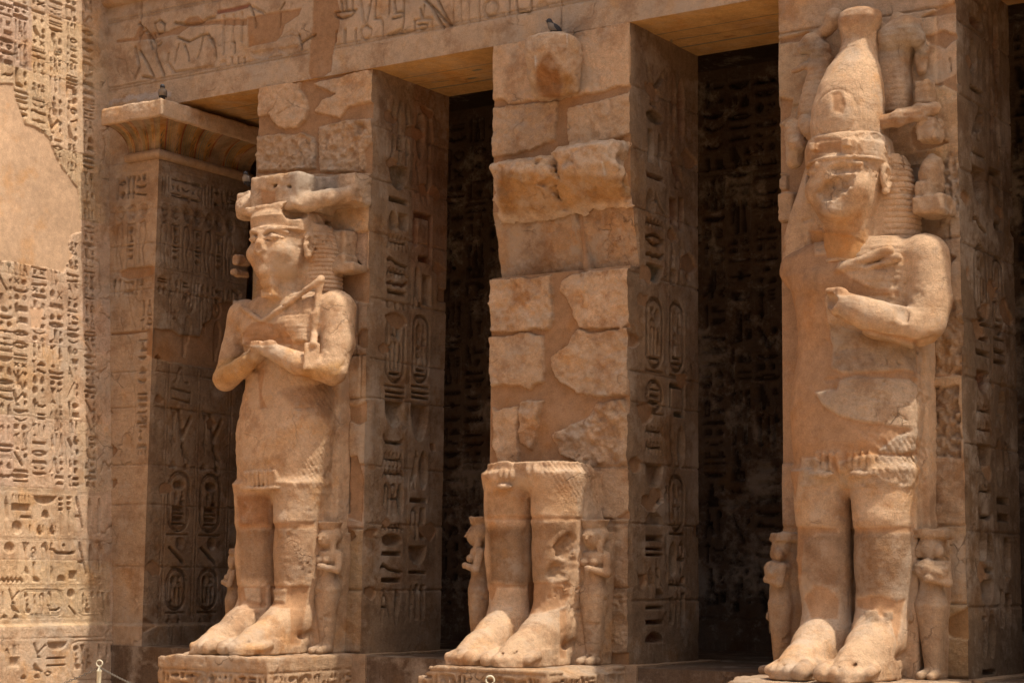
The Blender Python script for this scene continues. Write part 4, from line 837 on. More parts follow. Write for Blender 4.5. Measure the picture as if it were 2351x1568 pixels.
    def mesh(s):
        D = s.D.copy(); D[0] = D[-1] = .5; D[:, 0] = D[:, -1] = .5; D[:, :, 0] = D[:, :, -1] = .5
        S = D < 0; nx, ny, nz = D.shape
        c = np.zeros((nx-1, ny-1, nz-1), np.int8)
        for a in (0, 1):
            for b in (0, 1):
                for e in (0, 1): c += S[a:nx-1+a, b:ny-1+b, e:nz-1+e]
        act = (c > 0) & (c < 8); idx = np.array(np.nonzero(act)).T; vid = np.full(act.shape, -1, np.int64); vid[act] = np.arange(len(idx))
        acc = np.zeros((len(idx), 3)); cnt = np.zeros(len(idx)); I, J, K = idx.T
        val = {(a, b, e): D[I+a, J+b, K+e] for a in (0, 1) for b in (0, 1) for e in (0, 1)}
        for ax in range(3):
            for p_ in ((0, 0), (0, 1), (1, 0), (1, 1)):
                A = [0, 0, 0]; o = [q for q in range(3) if q != ax]; A[o[0]], A[o[1]] = p_; B = list(A); B[ax] = 1
                va = val[tuple(A)]; vb = val[tuple(B)]; x = (va < 0) != (vb < 0); t = va[x]/(va[x]-vb[x])
                P = np.tile(np.array(A, float), (x.sum(), 1)); P[:, ax] += t; acc[x] += P; cnt[x] += 1
        V = s.lo+(idx+acc/cnt[:, None])*s.r
        Fs = []
        for ax in range(3):
            o = [(1, 2), (2, 0), (0, 1)][ax]
            sa = [slice(None)]*3; sb = [slice(None)]*3; sa[ax] = slice(0, -1); sb[ax] = slice(1, None)
            a = S[tuple(sa)]; b = S[tuple(sb)]; e = np.array(np.nonzero(a != b)).T
            m = (e[:, o[0]] > 0) & (e[:, o[1]] > 0) & (e[:, o[0]] < D.shape[o[0]]-1) & (e[:, o[1]] < D.shape[o[1]]-1); e = e[m]
            def at(d0, d1):
                q = e.copy(); q[:, o[0]] -= d0; q[:, o[1]] -= d1; return vid[q[:, 0], q[:, 1], q[:, 2]]
            f = np.stack([at(1, 1), at(0, 1), at(0, 0), at(1, 0)], -1); ins = a[e[:, 0], e[:, 1], e[:, 2]]
            f = np.where(ins[:, None], f, f[:, ::-1]); Fs.append(f[(f >= 0).all(1)])
        return V, np.concatenate(Fs)
def patch_mask(V, org, pts, y0=-.7, wob=.02, soft=.012, f=6.):
    """mask of a repair: an outline on the plane y = y0 (statue space) carried straight back along one fixed direction"""
    Q = np.array([atY(a, b, y0)-org for a, b in pts]); c = Q.mean(0); d = c+org-CAM; d = d/np.linalg.norm(d)
    t = (y0-V[:, 1])/d[1]; u = V[:, 0]+t*d[0]; w_ = V[:, 2]+t*d[2]
    lo = Q.min(0)-.1; hi = Q.max(0)+.1; sel = np.nonzero((u > lo[0]) & (u < hi[0]) & (w_ > lo[2]) & (w_ < hi[2]))[0]
    out = np.zeros(len(V))
    if len(sel) == 0: return out
    uu, ww = u[sel], w_[sel]; D = np.full(len(sel), 1e9); ins = np.zeros(len(sel), bool); P = Q[:, [0, 2]]; n = len(P)
    for i in range(n):
        a = P[i]; b = P[(i+1) % n]; e = b-a; t_ = np.clip(((uu-a[0])*e[0]+(ww-a[1])*e[1])/(e@e+1e-12), 0, 1)
        D = np.minimum(D, (uu-a[0]-t_*e[0])**2+(ww-a[1]-t_*e[1])**2)
        if a[1] != b[1]: ins ^= ((a[1] > ww) != (b[1] > ww)) & (uu < (b[0]-a[0])*(ww-a[1])/(b[1]-a[1])+a[0])
    D = np.sqrt(D); D = np.where(ins, -D, D)+wob*fbm(uu, ww, 2.2, f, 3, 5)
    out[sel] = 1-sstep(-soft, soft, D); return out
def vnormals(V, F):
    a = V[F[:, 1]]-V[F[:, 0]]; b = V[F[:, 3]]-V[F[:, 0]]; n = np.cross(a, b); o = np.zeros_like(V)
    for i in range(4): np.add.at(o, F[:, i], n)
    return o/(np.linalg.norm(o, axis=1)[:, None]+1e-12)
def sculpt(name, vol, parent, org, base=STONE, plast=(), stones=(), dark=(), mat=None, y0=-.7, rg=.9, relief=.012, tintamp=.10, seed=1):
    V, F = vol.mesh(); n = len(V); col = np.ones((n, 3))*base; r = np.full(n, float(rg))
    org = np.array(org, float)
    q = fbm(V[:, 0]+org[0], V[:, 1], V[:, 2], 1.6, 4, seed); col *= (1+tintamp*q)[:, None]
    Nn = vnormals(V, F); disp = np.zeros(n)
    for pts in plast:
        m = patch_mask(V, org, pts, y0); col = col*(1-m[:, None])+m[:, None]*PLAST*1.22; r = r*(1-m)+.12*m; disp -= relief*m
    for it in stones:
        pts, c = it if isinstance(it, tuple) else (it, STONE*1.05)
        m = patch_mask(V, org, pts, y0, .02 if len(pts) > 4 else .004); col = col*(1-m[:, None])+m[:, None]*c*(1+.12*q)[:, None]; r = r*(1-m)+1.2*m; disp = disp*(1-m)+m*(.012+.012*fbm(V[:, 0], V[:, 1], V[:, 2], 9., 3, 9))
    for pts, c, k_ in dark:
        m = patch_mask(V, org, pts, y0, .05, .05, 3.)*min(.85, k_*1.45); col = col*(1-m[:, None])+m[:, None]*np.array(c)  # brown and grey stains, plus orange ground bounce painted onto undersides
    # top facing ledges collect pale grey dust and droppings
    up = sstep(.55, .95, Nn[:, 2])*.35*sstep(-.2, .3, fbm(V[:, 0], V[:, 1], V[:, 2], 5, 2, 3)); col = col*(1-up[:, None])+up[:, None]*np.array([.50, .42, .34])
    V = V+Nn*disp[:, None]
    return mkmesh(name, V+org, F, mat or M_STAT, parent, col, r)
XC = {1: -6.15, 2: -2.29, 3: 1.64}

def foot(v, x, y, mirror=1, w=.25, tip=-1.66, heel=-.30):
    """a big bare foot: heel, arch, five worn toes with the great toe on the inner side"""
    v.loft([(0.0, x, (heel+tip)/2, w, (heel-tip)/2-.05), (.10, x, (heel+tip)/2, w, (heel-tip)/2-.09), (.18, x, (heel+tip)/2+.10, w*.93, (heel-tip)/2-.20)], 3.2, .05)
    v.chain([(x, y-.02, .72), (x, y-.08, .46), (x, y-.36, .30), (x, y-.72, .17), (x, y-1.0, .10)], [.235, .25, .225, .17, .11], .09)
    v.ell((x, heel-.06, .16), (.22, .22, .18), .06)
    inn = -mirror
    tw = [.085, .066, .062, .058, .054]; xs = [x+inn*(w-.075), x+inn*(w-.205), x+inn*(w-.305), x+inn*(w-.40), x+inn*(w-.485)]; tl = [tip, tip+.01, tip+.05, tip+.10, tip+.17]
    for i in range(5):
        v.cone((xs[i], tl[i]+.30, .13), (xs[i], tl[i]+.09, .085), tw[i], tw[i], .03)
        if i: v.cone(((xs[i]+xs[i-1])/2, tl[i]-.03, .12), ((xs[i]+xs[i-1])/2, tl[i]+.20, .175), .011, .010, .02, 'sub')
def legs(v, top=2.1):
    for sx in (-1, 1):
        v.loft([(.30, sx*.31, -.44, .22, .22), (.60, sx*.31, -.45, .23, .22), (.85, sx*.315, -.47, .265, .25), (1.2, sx*.32, -.48, .295, .275), (1.5, sx*.32, -.48, .285, .27), (1.62, sx*.32, -.50, .29, .275), (1.9, sx*.325, -.47, .315, .31), (top, sx*.33, -.46, .33, .34)], 2.3, .03)
        foot(v, sx*.29, -.45, sx)
        v.ell((sx*.33, -.72, 1.60), (.15, .07, .13), .07)
        v.cone((sx*.33, -.70, 1.45), (sx*.33, -.66, .7), .05, .03, .10)
    v.box((0.02, -.14, top/2), (.62, .24, top/2+.05), .03, .03)
def uraei(v, x0, x1, z0, z1, n, ys):
    for i in range(n):
        x = x0+(x1-x0)*i/(n-1.); y = ys(x)
        v.cone((x, y, z0), (x, y-.015, z1-.03), .026, .034, .012); v.ell((x, y-.03, z1), (.026, .03, .028), .01)
    v.chain([(x0-.07, ys(x0-.07)-.02, z0-.04), ((x0+x1)/2, ys((x0+x1)/2)-.03, z0-.045), (x1+.07, ys(x1+.07)-.02, z0-.04)], .026, .012)
def pleats(v, cond, ang, period, amp):
    c, s_ = math.cos(ang), math.sin(ang)
    v.ridge(lambda x, y, z: cond(x, y, z)*amp*sstep(.30, .12, np.abs((((x+y*.9)*c+z*s_)/period) % 1-.5)))

class Wid:
    """forwards shapes to a volume with the face a little wider and deeper"""
    def __init__(s, v, a=1.02, b=1.13): s.v = v; s.a = a; s.b = b
    def p(s, q): return (q[0]*s.a, -.46+(q[1]+.42)*s.b, q[2])
    def ell(s, c, r, k=.04, mode='add', **kw): s.v.ell(s.p(c), (r[0]*s.a, r[1]*s.b, r[2]), k, mode, **kw)
    def chain(s, pts, rs, k=.04, mode='add', **kw): s.v.chain([s.p(q) for q in pts], rs, k, mode, **kw)
def face(v, plain=False):
    v = Wid(v)
    v.ell((0, -.47, 5.18), (.375, .40, .46), .03); v.ell((0, -.56, 4.93), (.315, .32, .27), .10); v.ell((0, -.79, 4.775), (.12, .09, .08), .08)
    if plain:
        for sx in (-1, 1): v.ell((sx*.20, -.72, 5.03), (.14, .13, .14), .08)
    for sx in (-1, 1):
        if plain: continue
        v.ell((sx*.20, -.72, 5.03), (.13, .13, .12), .08)
        v.ell((sx*.155, -.865, 5.215), (.115, .055, .062), .035, 'sub'); v.ell((sx*.155, -.815, 5.205), (.082, .05, .036), .012)
        v.chain([(sx*.26, -.765, 5.20), (sx*.155, -.850, 5.243), (sx*.065, -.865, 5.20)], .010, .012)
        v.chain([(sx*.26, -.765, 5.195), (sx*.155, -.845, 5.165), (sx*.065, -.865, 5.19)], .009, .012)
        v.chain([(sx*.30, -.73, 5.27), (sx*.16, -.845, 5.31), (sx*.05, -.865, 5.275)], .016, .04)
    for sx in (-1, 1):
        v.ell((sx*.425, -.48, 5.14), (.05, .10, .16), .02); v.ell((sx*.46, -.50, 5.15), (.035, .055, .09), .02, 'sub'); v.ell((sx*.43, -.53, 5.14), (.03, .03, .045), .01); v.ell((sx*.42, -.50, 5.0), (.04, .05, .045), .02)
    if plain: return
    v.chain([(0, -.855, 5.25), (0, -.885, 5.12), (0, -.895, 5.06)], [.036, .05, .065], .05); v.ell((.055, -.86, 5.045), (.04, .04, .03), .03); v.ell((-.055, -.86, 5.045), (.04, .04, .03), .03)
    v.chain([(-.13, -.80, 4.925), (-.04, -.850, 4.940), (.04, -.850, 4.940), (.13, -.80, 4.925)], .024, .02)
    v.chain([(-.10, -.80, 4.885), (0, -.845, 4.875), (.10, -.80, 4.885)], .026, .02)
def nemes(v, flat=5.62):
    v.loft([(4.50, 0, -.20, .68, .27), (4.80, 0, -.20, .67, .29), (5.05, 0, -.22, .65, .30), (5.28, 0, -.26, .60, .31), (5.42, 0, -.31, .54, .31)], 2.3, .03)
    v.loft([(5.24, 0, -.40, .44, .36), (5.36, 0, -.45, .455, .45), (5.50, 0, -.46, .45, .47), (flat-.05, 0, -.45, .43, .45), (flat, 0, -.44, .38, .40)], 2.3, .03)
    v.loft([(5.31, 0, -.47, .445, .50), (5.345, 0, -.47, .445, .50)], 2.1, .008)
def stripes3(v, cond, period=.07, amp=.010):
    amp *= .62
    v.ridge(lambda x, y, z: cond(x, y, z)*amp*sstep(.20, .06, np.abs((z/period) % 1-.5)))
def princess(v, o=(0, 0), h=1.62, damage=0, seed=0):
    """small standing queen carved in high relief: wig, bust, folded arm, hanging arm with fist, long skirt, feet"""
    x, y = o; s_ = h/1.62
    v_ = v
    P = lambda a, b, c: (x+a*s_, y+b*s_, c*s_)
    v.loft([(.04*s_, x, y-.02, .09*s_, .10*s_), (.14*s_, x, y, .085*s_, .09*s_), (.50*s_, x, y-.01, .13*s_, .115*s_), (.80*s_, x, y-.01, .185*s_, .14*s_), (.95*s_, x, y, .14*s_, .11*s_), (1.05*s_, x, y, .125*s_, .11*s_), (1.22*s_, x, y, .18*s_, .125*s_), (1.27*s_, x, y, .16*s_, .11*s_)], 2.3, .02)
    v.cone(P(-.055, -.13, .52), P(-.055, -.11, .12), .012*s_, .02, .02, 'sub') if False else v.cone(P(.0, -.16, .6), P(.0, -.15, .1), .022*s_, .03*s_, .03, 'sub')
    for sx in (-1, 1):
        v.cone(P(sx*.055, -.05, .06), P(sx*.06, -.22, .04), .06*s_, .045*s_, .02)
        v.ell(P(sx*.065, -.12, 1.15), (.055*s_, .05*s_, .05*s_), .02)
    v.chain([P(-.18, -.02, 1.22), P(-.215, -.04, .95), P(-.21, -.07, .72)], [.052*s_, .045*s_, .035*s_], .02); v.ell(P(-.21, -.08, .65), (.042*s_, .045*s_, .06*s_), .02)
    for i in range(4): v.cone(P(-.24+.02*i, -.115, .68), P(-.235+.018*i, -.12, .62), .011*s_, .010*s_, .006)
    v.cone(P(-.21, -.09, .64), P(-.215, -.09, .46), .014*s_, .011*s_, .01)
    v.chain([P(.18, -.02, 1.22), P(.215, -.07, 1.03), P(.06, -.17, 1.07)], [.052*s_, .046*s_, .036*s_], .02); v.ell(P(.03, -.18, 1.08), (.05*s_, .04*s_, .035*s_), .015)
    for i in range(4): v.cone(P(.05-.0*i, -.205, 1.10-.018*i), P(-.01, -.20, 1.095-.016*i), .010*s_, .009*s_, .006)
    if damage < 2:
        v.cone(P(0, 0, 1.24), P(0, -.02, 1.34), .06*s_, .06*s_, .03); v.ell(P(0, -.06, 1.42), (.10*s_, .11*s_, .12*s_), .03)
        v.chain([P(0, -.165, 1.44), P(0, -.185, 1.405)], [.012, .018], .015); v.cone(P(-.03, -.15, 1.365), P(.03, -.15, 1.365), .010, .010, .01)
        for sx in (-1, 1): v.ell(P(sx*.045, -.158, 1.45), (.028, .015, .014), .01); v.cone(P(sx*.10, -.02, 1.46), P(sx*.10, -.06, 1.16), .045*s_, .04*s_, .02)
        v.ell(P(0, .02, 1.46), (.165*s_, .15*s_, .13*s_), .02); v.loft([(1.54*s_, x, y-.0, .12*s_, .13*s_), (1.63*s_, x, y-.0, .17*s_, .15*s_)], 2.2, .02, amp=.02, fq=8)
    else:
        v.box(P(0, .05, 1.56), (.20*s_, .15*s_, .05*s_), .02, .02, amp=.04, fq=7); v.ell(P(0, .02, 1.44), (.13, .11, .12), .03, amp=.03, fq=9); v.ell(P(0, -.02, 1.36), (.10*s_, .08*s_, .10*s_), .04)
        for sx in (-1, 1): v.ell(P(sx*.11, -.05, 1.37), (.05, .05, .07), .02)
    v.loft([(.0, x, y+.20, .06*s_, .16), (.6*s_, x, y+.20, .08*s_, .16), (1.2*s_, x, y+.20, .13*s_, .16), (1.5*s_, x, y+.20, .10*s_, .16)], 3, .02)
    if damage == 3:
        v.ell(P(.03, -.09, 1.16), (.20, .10, .11), .02, 'add', amp=.05, fq=9)
    v.rough(.010, 6, 4, seed+3)

G_STAT = 'colossal figures standing against the pillars'; G_PR = 'small figures carved beside the big legs'
# ------------------------------------------------------------------ pedestals
def pedestal(k, x0, x1, yf, top, label, notch, tz=.17):
    v = Vol((x0-XC[k]-.2, yf-.25, GZ-.1), (x1-XC[k]+.2, .1, top+.15), .022)
    a, b = x0-XC[k], x1-XC[k]
    v.box(((a+b)/2, (yf)/2-.0, (top+GZ)/2-.02), ((b-a)/2, -yf/2, (top-GZ)/2+.02), .02, .01)
    notch(v, a, b); v.rough(.022, 2.5, 5, k*5, .004, 25)
    V_ = v
    # carved text band, cut from the front and the right face
    rng = np.random.RandomState(k+40)
    pf = Panel((a, 0, GZ), (1, 0, 0), (0, 0, 1), b-a, top-GZ, .022); ps = Panel((yf, 0, GZ), (1, 0, 0), (0, 0, 1), -yf, top-GZ, .022)
    for P_, w_ in ((pf, b-a), (ps, -yf)):
        P_.stroke([(0, top-GZ-tz), (3, top-GZ-tz)], .016, -.02)
        u = .08
        while u < w_-.15: quadrat(P_, rng, u, top-GZ-tz-.03, .13, .26, .05, 1.7); u += .155
    def cut(x, y, z):
        out = np.zeros(len(x)); fr = (y < yf+.06) & (x > a+.03) & (x < b-.03); rt = (x > b-.06) & ~fr & (y > yf+.03)
        for m, P_, cc in ((fr, pf, x-a), (rt, ps, y-yf)):
            iu = np.clip((cc[m]/P_.W*(P_.nu-1)).round().astype(int), 0, P_.nu-1); iv = np.clip(((z[m]-GZ)/P_.Hh*(P_.nv-1)).round().astype(int), 0, P_.nv-1)
            out[m] = -P_.H[iv, iu]
        return out
    V_.ridge(cut, .07)
    if k == 1:
        for hx in (-.52, -.30, .05, .28): V_.cone((hx, yf-.05, -.25), (hx, yf+.12, -.25), .022, .022, .005, 'sub')
    o = sculpt('pedestal', V_, None, (XC[k], 0, 0), STONE*1.0, seed=k+3, rg=1.2)
    tag(o, label, 'pedestal', 'statue pedestals', 'thing')
def n1(v, a, b):
    for i, (x, z) in enumerate(((a+.0, -.02), (a+.12, .0), (a+.25, .02))): v.ell((x, -1.6, .06), (.12, .22, .08), .02, 'sub', amp=.05, fq=6)
    v.ell((a-.02, -1.5, .05), (.3, .3, .11), .04, 'sub', amp=.04, fq=5)
    v.box(((a+b)/2-.3, -1.5, -.02), (.75, .12, .035), .01, .02, 'sub', amp=.04, fq=4)
def n2(v, a, b):
    v.ell((a-.02, -1.5, .02), (.22, .35, .16), .04, 'sub', amp=.05, fq=6); v.ell((b, -.9, .03), (.2, .5, .10), .04, 'sub', amp=.06, fq=5)
def n3(v, a, b):
    v.ell((a+.0, -1.7, .05), (.30, .4, .16), .05, 'sub', amp=.05, fq=5)
pedestal(1, -6.98, -5.20, -1.70, 0.0, 'leftmost carved pedestal with a ragged chipped top corner under the complete statue', n1)
pedestal(2, -3.0, -1.28, -1.74, 0.0, 'middle carved pedestal under the broken pair of legs', n2, .04)
pedestal(3, .66, 2.75, -1.92, 0.0, 'rightmost pedestal with sunlit rounded edge under the crowned statue', n3)

# ------------------------------------------------------------------ statue one: crossed arms, crook and flail
k = 1; O1 = (XC[1], 0, 0); L1 = lambda px_, py_, y: tuple(atY(px_, py_, y)-np.array(O1))
R_ = .0185
t1 = empty('royal_statue', O1); tag(t1, 'complete leftmost statue with arms crossed over its chest and a broken flat topped crown', 'statue', G_STAT)
def onchest(px_, py_, lift=.02):
    for y in np.arange(-1.3, 0, .01):
        q = L1(px_, py_, y)
        zz = [3.35, 3.6, 3.9, 4.15, 4.33, 4.42]; rx = np.interp(q[2], zz, [.655, .64, .70, .76, .78, .78]); ry = np.interp(q[2], zz, [.355, .35, .365, .36, .33, .30])
        if (abs(q[0])/rx)**2.4+(abs(y+.35)/ry)**2.4 < 1: break
    q = L1(px_, py_, y-lift); return q
def torso(v, arms=(1, 1), zt_=4.54):
    v.loft([(1.90, 0, -.42, .40, .15), (1.98, 0, -.42, .56, .27), (2.1, 0, -.42, .65, .36), (2.4, 0, -.41, .69, .40), (2.75, 0, -.39, .725, .40), (3.05, 0, -.37, .70, .38), (3.35, 0, -.35, .655, .355), (3.6, 0, -.35, .64, .35), (3.9, 0, -.36, .70, .365), (4.2, 0, -.36, .77, .36), (4.42, 0, -.34, .74, .32), (zt_, 0, -.33, .55, .27)], 2.4, .12)
    for sx, on in zip((-1, 1), arms):
        v.ell((sx*.22, -.66, 4.08), (.24, .09, .14), .08)
        if on: v.ell((sx*.76, -.36, 4.31), (.23, .24, .24), .06)
    v.box((0, -.05, 2.9), (.72, .16, 1.6), .04, .03)
    v.cone((0, -.44, 4.35), (0, -.48, 4.85), .22, .2, .08)
v = Vol((-1.25, -1.75, -.06), (1.25, .06, 4.95), R_); legs(v); torso(v)
v.chain([(-.82, -.38, 4.29), (-.86, -.46, 3.85), (-.88, -.58, 3.50)], [.18, .165, .155], .05); v.chain([(.82, -.38, 4.29), (.88, -.46, 3.85), (.90, -.58, 3.50)], [.22, .21, .19], .05)
v.chain([(-.88, -.58, 3.48), (-.45, -.76, 3.58), (-.02, -.86, 3.79)], [.16, .135, .10], .03); v.chain([(.90, -.58, 3.50), (.5, -.78, 3.60), (.06, -.88, 3.79)], [.175, .145, .10], .025)
v.ell((-.06, -.90, 3.83), (.12, .085, .08), .03); v.ell((.14, -.90, 3.83), (.12, .08, .08), .03)
for i in range(4): v.cone((-.12+.045*i, -.96, 3.88), (-.10+.045*i, -.97, 3.80), .022, .018, .01)
v.chain([onchest(735, 643, .05), onchest(700, 668, .05), onchest(670, 690, .05), onchest(635, 715, .05), onchest(603, 738, .05)], .036, .012); v.chain([onchest(538, 694, .04), onchest(555, 706, .05), onchest(578, 722, .06), onchest(601, 738, .05)], .034, .015)
v.chain([onchest(737, 640), onchest(730, 680), onchest(727, 720), onchest(722, 765), L1(720, 790, -.80)], [.045, .04, .042, .045, .05], .02)
for i in range(5): v.chain([L1(703+7*i, 790, -.84+.02*i), L1(700+7*i, 846, -.88+.03*i)], .026, .008)
for i in range(8): v.cone(onchest(719, 722+7*i), onchest(733, 720+7*i), .034, .034, .006)
for sx in (-1, 1): v.box((sx*.36, -.59, 4.16), (.17, .07, .30), .04, .03, rot=[[1, 0, 0], [0, .98, -.2], [0, .2, .98]])
stripes3(v, lambda x, y, z: (z > 3.92) & (z < 4.6) & (np.abs(x-.0) > .19) & (np.abs(x) < .55) & (y < -.45), .06, .012)
uraei(v, -.30, .20, 2.08, 2.24, 8, lambda x: -.80+.25*x*x)
v.cone((0, -.9, 1.98), (0, -.75, .3), .05, .08, .04, 'sub')
pleats(v, lambda x, y, z: (z > 2.0+.0*x) & (z < 3.35) & (x > -.05) & (z > 3.05-1.9*(x+.05)) & (y < -.05), .75, .06, .006)
pleats(v, lambda x, y, z: (z > 2.3) & (z < 3.0) & (x <= -.05) & (y < -.2), 2.4, .06, .004)
v.chain([(-.7, -.8, 3.05), (.0, -.95, 3.03), (.75, -.5, 3.04)], .012, .01, 'sub'); v.chain([(-.8, -.6, 2.33), (.0, -.95, 2.31), (.75, -.5, 2.32)], .012, .01, 'sub')
v.ell(L1(630, 670, -.80), (.10, .10, .09), .02, 'sub', amp=.04, fq=8)
v.rough(.014, 3.5, 5, 2, .006, 24)
PX = lambda *a: [(a[i], a[i+1]) for i in range(0, len(a), 2)]
sculpt('body', v, t1, O1, STONE*1.13, plast=[PX(555, 765, 575, 742, 600, 738, 640, 745, 665, 770, 672, 790, 560, 795), PX(560, 1170-35, 725, 1130, 720, 1170, 625, 1165, 560, 1170) if False else PX(548, 1205, 620, 1205, 620, 1215, 548, 1215), PX(625, 1200, 725, 1195, 725, 1212, 625, 1215), PX(545, 1345, 612, 1345, 612, 1395, 545, 1395), PX(622, 1345, 712, 1345, 700, 1398, 622, 1392), PX(590, 1290-450, 606, 850, 600, 905, 612, 935, 596, 938, 592, 890), PX(665, 1345, 712, 1345, 690, 1480, 668, 1480)],
       stones=[PX(560, 1350, 598, 1350, 600, 1385, 565, 1380), PX(628, 1352, 658, 1352, 655, 1382, 630, 1380)],
       dark=[(PX(545, 1215, 620, 1215, 615, 1330, 548, 1330), (.30, .18, .10), .5), (PX(545, 1140, 620, 1130, 620, 1205, 548, 1205), (.36, .17, .07), .6), (PX(625, 1215, 725, 1215, 715, 1335, 622, 1335), (.32, .20, .12), .35), (PX(485, 830, 560, 810, 600, 800, 590, 850, 520, 885, 487, 880), (.52, .29, .10), .5), (PX(690, 850, 790, 830, 775, 870, 700, 868), (.52, .29, .10), .5), (PX(640, 900, 760, 880, 765, 960, 680, 940), (.33, .19, .10), .4), (PX(500, 640, 560, 640, 560, 690, 520, 700), GREY, .5)], y0=-.8)  # orange patches under both elbows paint in light bounced off the ground
def head_one(v):
    nemes(v, 5.60); face(v)
v = Vol((-.85, -1.15, 4.30), (.85, .05, 5.78), .011); head_one(v)
v.box((0.02, -.74, 4.60), (.10, .14, .15), .03, .05, amp=.02, fq=8); v.cone((0, -.44, 4.35), (0, -.50, 4.9), .22, .20, .06)
v.ell((-.02, -.95, 4.58), (.14, .10, .07), .02, 'sub', amp=.03, fq=9)
v.ell((0.02, -1.06, 5.06), (.07, .05, .07), .03, 'sub', amp=.02, fq=8)
v.box((-.02, -.42, 5.6), (.40, .42, .06), .04, .03, amp=.05, fq=4)
v.ell((.32, -.72, 5.55), (.15, .2, .12), .03, 'sub', amp=.04, fq=6)
stripes3(v, lambda x, y, z: (z < 5.32) & (z > 4.5) & (np.abs(x) > .36) & (y > -.50), .055, .012)
v.rough(.007, 5, 5, 12, .002, 30)
sculpt('head', v, t1, O1, STONE*1.15, plast=[PX(578, 500, 700, 490, 700, 496, 580, 505) if False else PX(600, 660, 625, 655, 622, 675, 600, 672)], dark=[(PX(560, 600, 600, 640, 640, 660, 640, 690, 570, 660), (.50, .27, .10), .4)], seed=4)
v = Vol((-1.0, -.95, 5.45), (1.15, .06, 6.3), .019)
v.box((.02, -.38, 5.83), (.42, .40, .24), .06, .04, amp=.05, fq=4); v.box((.45, -.16, 5.88), (.55, .18, .2), .04, .04, amp=.04, fq=4)
v.chain([(-.15, -.62, 5.78), (-.6, -.55, 5.74), (-.78, -.4, 5.76)], [.11, .14, .12], .05, amp=.03, fq=6); v.box((-.72, -.33, 5.78), (.12, .2, .17), .04, .04, amp=.05, fq=5)
v.chain([(.18, -.58, 5.70), (.42, -.58, 5.68), (.7, -.46, 5.74), (.92, -.30, 5.82)], [.13, .125, .105, .07], .03)
for x_, z_ in ((.06, 5.9), (.28, 5.87), (.5, 5.87)): v.box((x_, -.8 if x_ < .4 else -.36, z_), (.035, .12, .018), .005, .005, 'sub')
v.box((0, -.1, 6.12), (1.2, 1., .05), .02, .02, 'sub', amp=.05, fq=4)
v.rough(.022, 3.5, 5, 22, .004, 25)
sculpt('broken_crown', v, t1, O1, PALE*.92, plast=[PX(597, 435, 633, 440, 630, 475, 600, 472)], stones=[PX(668, 400, 775, 395, 772, 438, 690, 440)] and [], dark=[(PX(665, 395, 780, 392, 775, 435, 668, 440), GREY, .45)], y0=-.6, seed=6)

# ------------------------------------------------------------------ statue three: crowned, repaired with smooth plaster
O3 = (XC[3], 0, 0); L3 = lambda px_, py_, y: tuple(atY(px_, py_, y)-np.array(O3))
t3 = empty('royal_statue', O3); tag(t3, 'tall rightmost statue with a bottle shaped crown, broken face and one remaining arm', 'statue', G_STAT)
v = Vol((-1.1, -1.9, -.06), (1.25, .06, 4.95), R_)
legs(v); torso(v, (0, 1)); v.ell((-.64, -.28, 4.30), (.26, .22, .24), .08)
v.ell((-1.02, -.75, 3.72), (.34, .5, .55), .12, 'sub')
v.chain([(.80, -.36, 4.30), (.84, -.42, 3.85), (.83, -.50, 3.62)], [.235, .225, .21], .05)
v.chain([(.80, -.56, 3.52), (.45, -.84, 3.62), (.12, -.96, 3.78)], [.20, .185, .15], .04); v.box((.06, -.98, 3.84), (.10, .12, .12), .04, .04, amp=.05, fq=6); v.ell((.02, -1.08, 3.80), (.10, .08, .08), .02, 'sub', amp=.03, fq=8)
v.box((.95, -.62, 3.30), (.30, .34, .13), .01, .01, 'sub', rot=[[.92, 0, .38], [0, 1, 0], [-.38, 0, .92]], amp=.06, fq=6); v.ell((.72, -.86, 3.72), (.09, .12, .16), .02, 'sub', amp=.05, fq=8)
v.chain([L3(1925, 620, -.72), L3(1975, 600, -.72), L3(2040, 575, -.70)], [.05, .055, .06], .015); v.chain([L3(1935, 612, -.72), L3(1990, 618, -.74), L3(2060, 590, -.68)], [.03, .03, .05], .02, amp=.02, fq=8)
v.cone(L3(2020, 640, -.80), L3(2060, 640, -.80), .05, .05, .03, 'sub', amp=.03, fq=8)
v.box((.36, -.59, 4.15), (.17, .07, .28), .04, .03, rot=[[1, 0, 0], [0, .98, -.2], [0, .2, .98]])
stripes3(v, lambda x, y, z: (z > 4.0) & (z < 4.6) & (x > .12) & (x < .62) & (y < -.4), .07, .012)
for (a_, b_) in (((-.26), (-.02)), ((.10), (.32))): uraei(v, a_, b_, 2.10, 2.27, 4, lambda x: -.80+.25*x*x)
v.cone((0, -.9, 1.98), (0, -.75, .3), .05, .08, .04, 'sub'); v.ell((.03, -.88, 2.15), (.06, .07, .12), .03, 'sub')
v.ell((0.03, -.84, 2.03), (.10, .07, .09), .04, 'sub')
pleats(v, lambda x, y, z: (z > 2.0) & (z < 2.42) & (x > .35-.0*z) & (z > 2.9-1.2*x-.5) & (y < -.05), .75, .065, .008)
pleats(v, lambda x, y, z: (z > 2.75) & (z < 3.12) & (x > .0) & (y < -.05), 1.4, .06, .006)
v.rough(.013, 3.0, 5, 32, .005, 24)
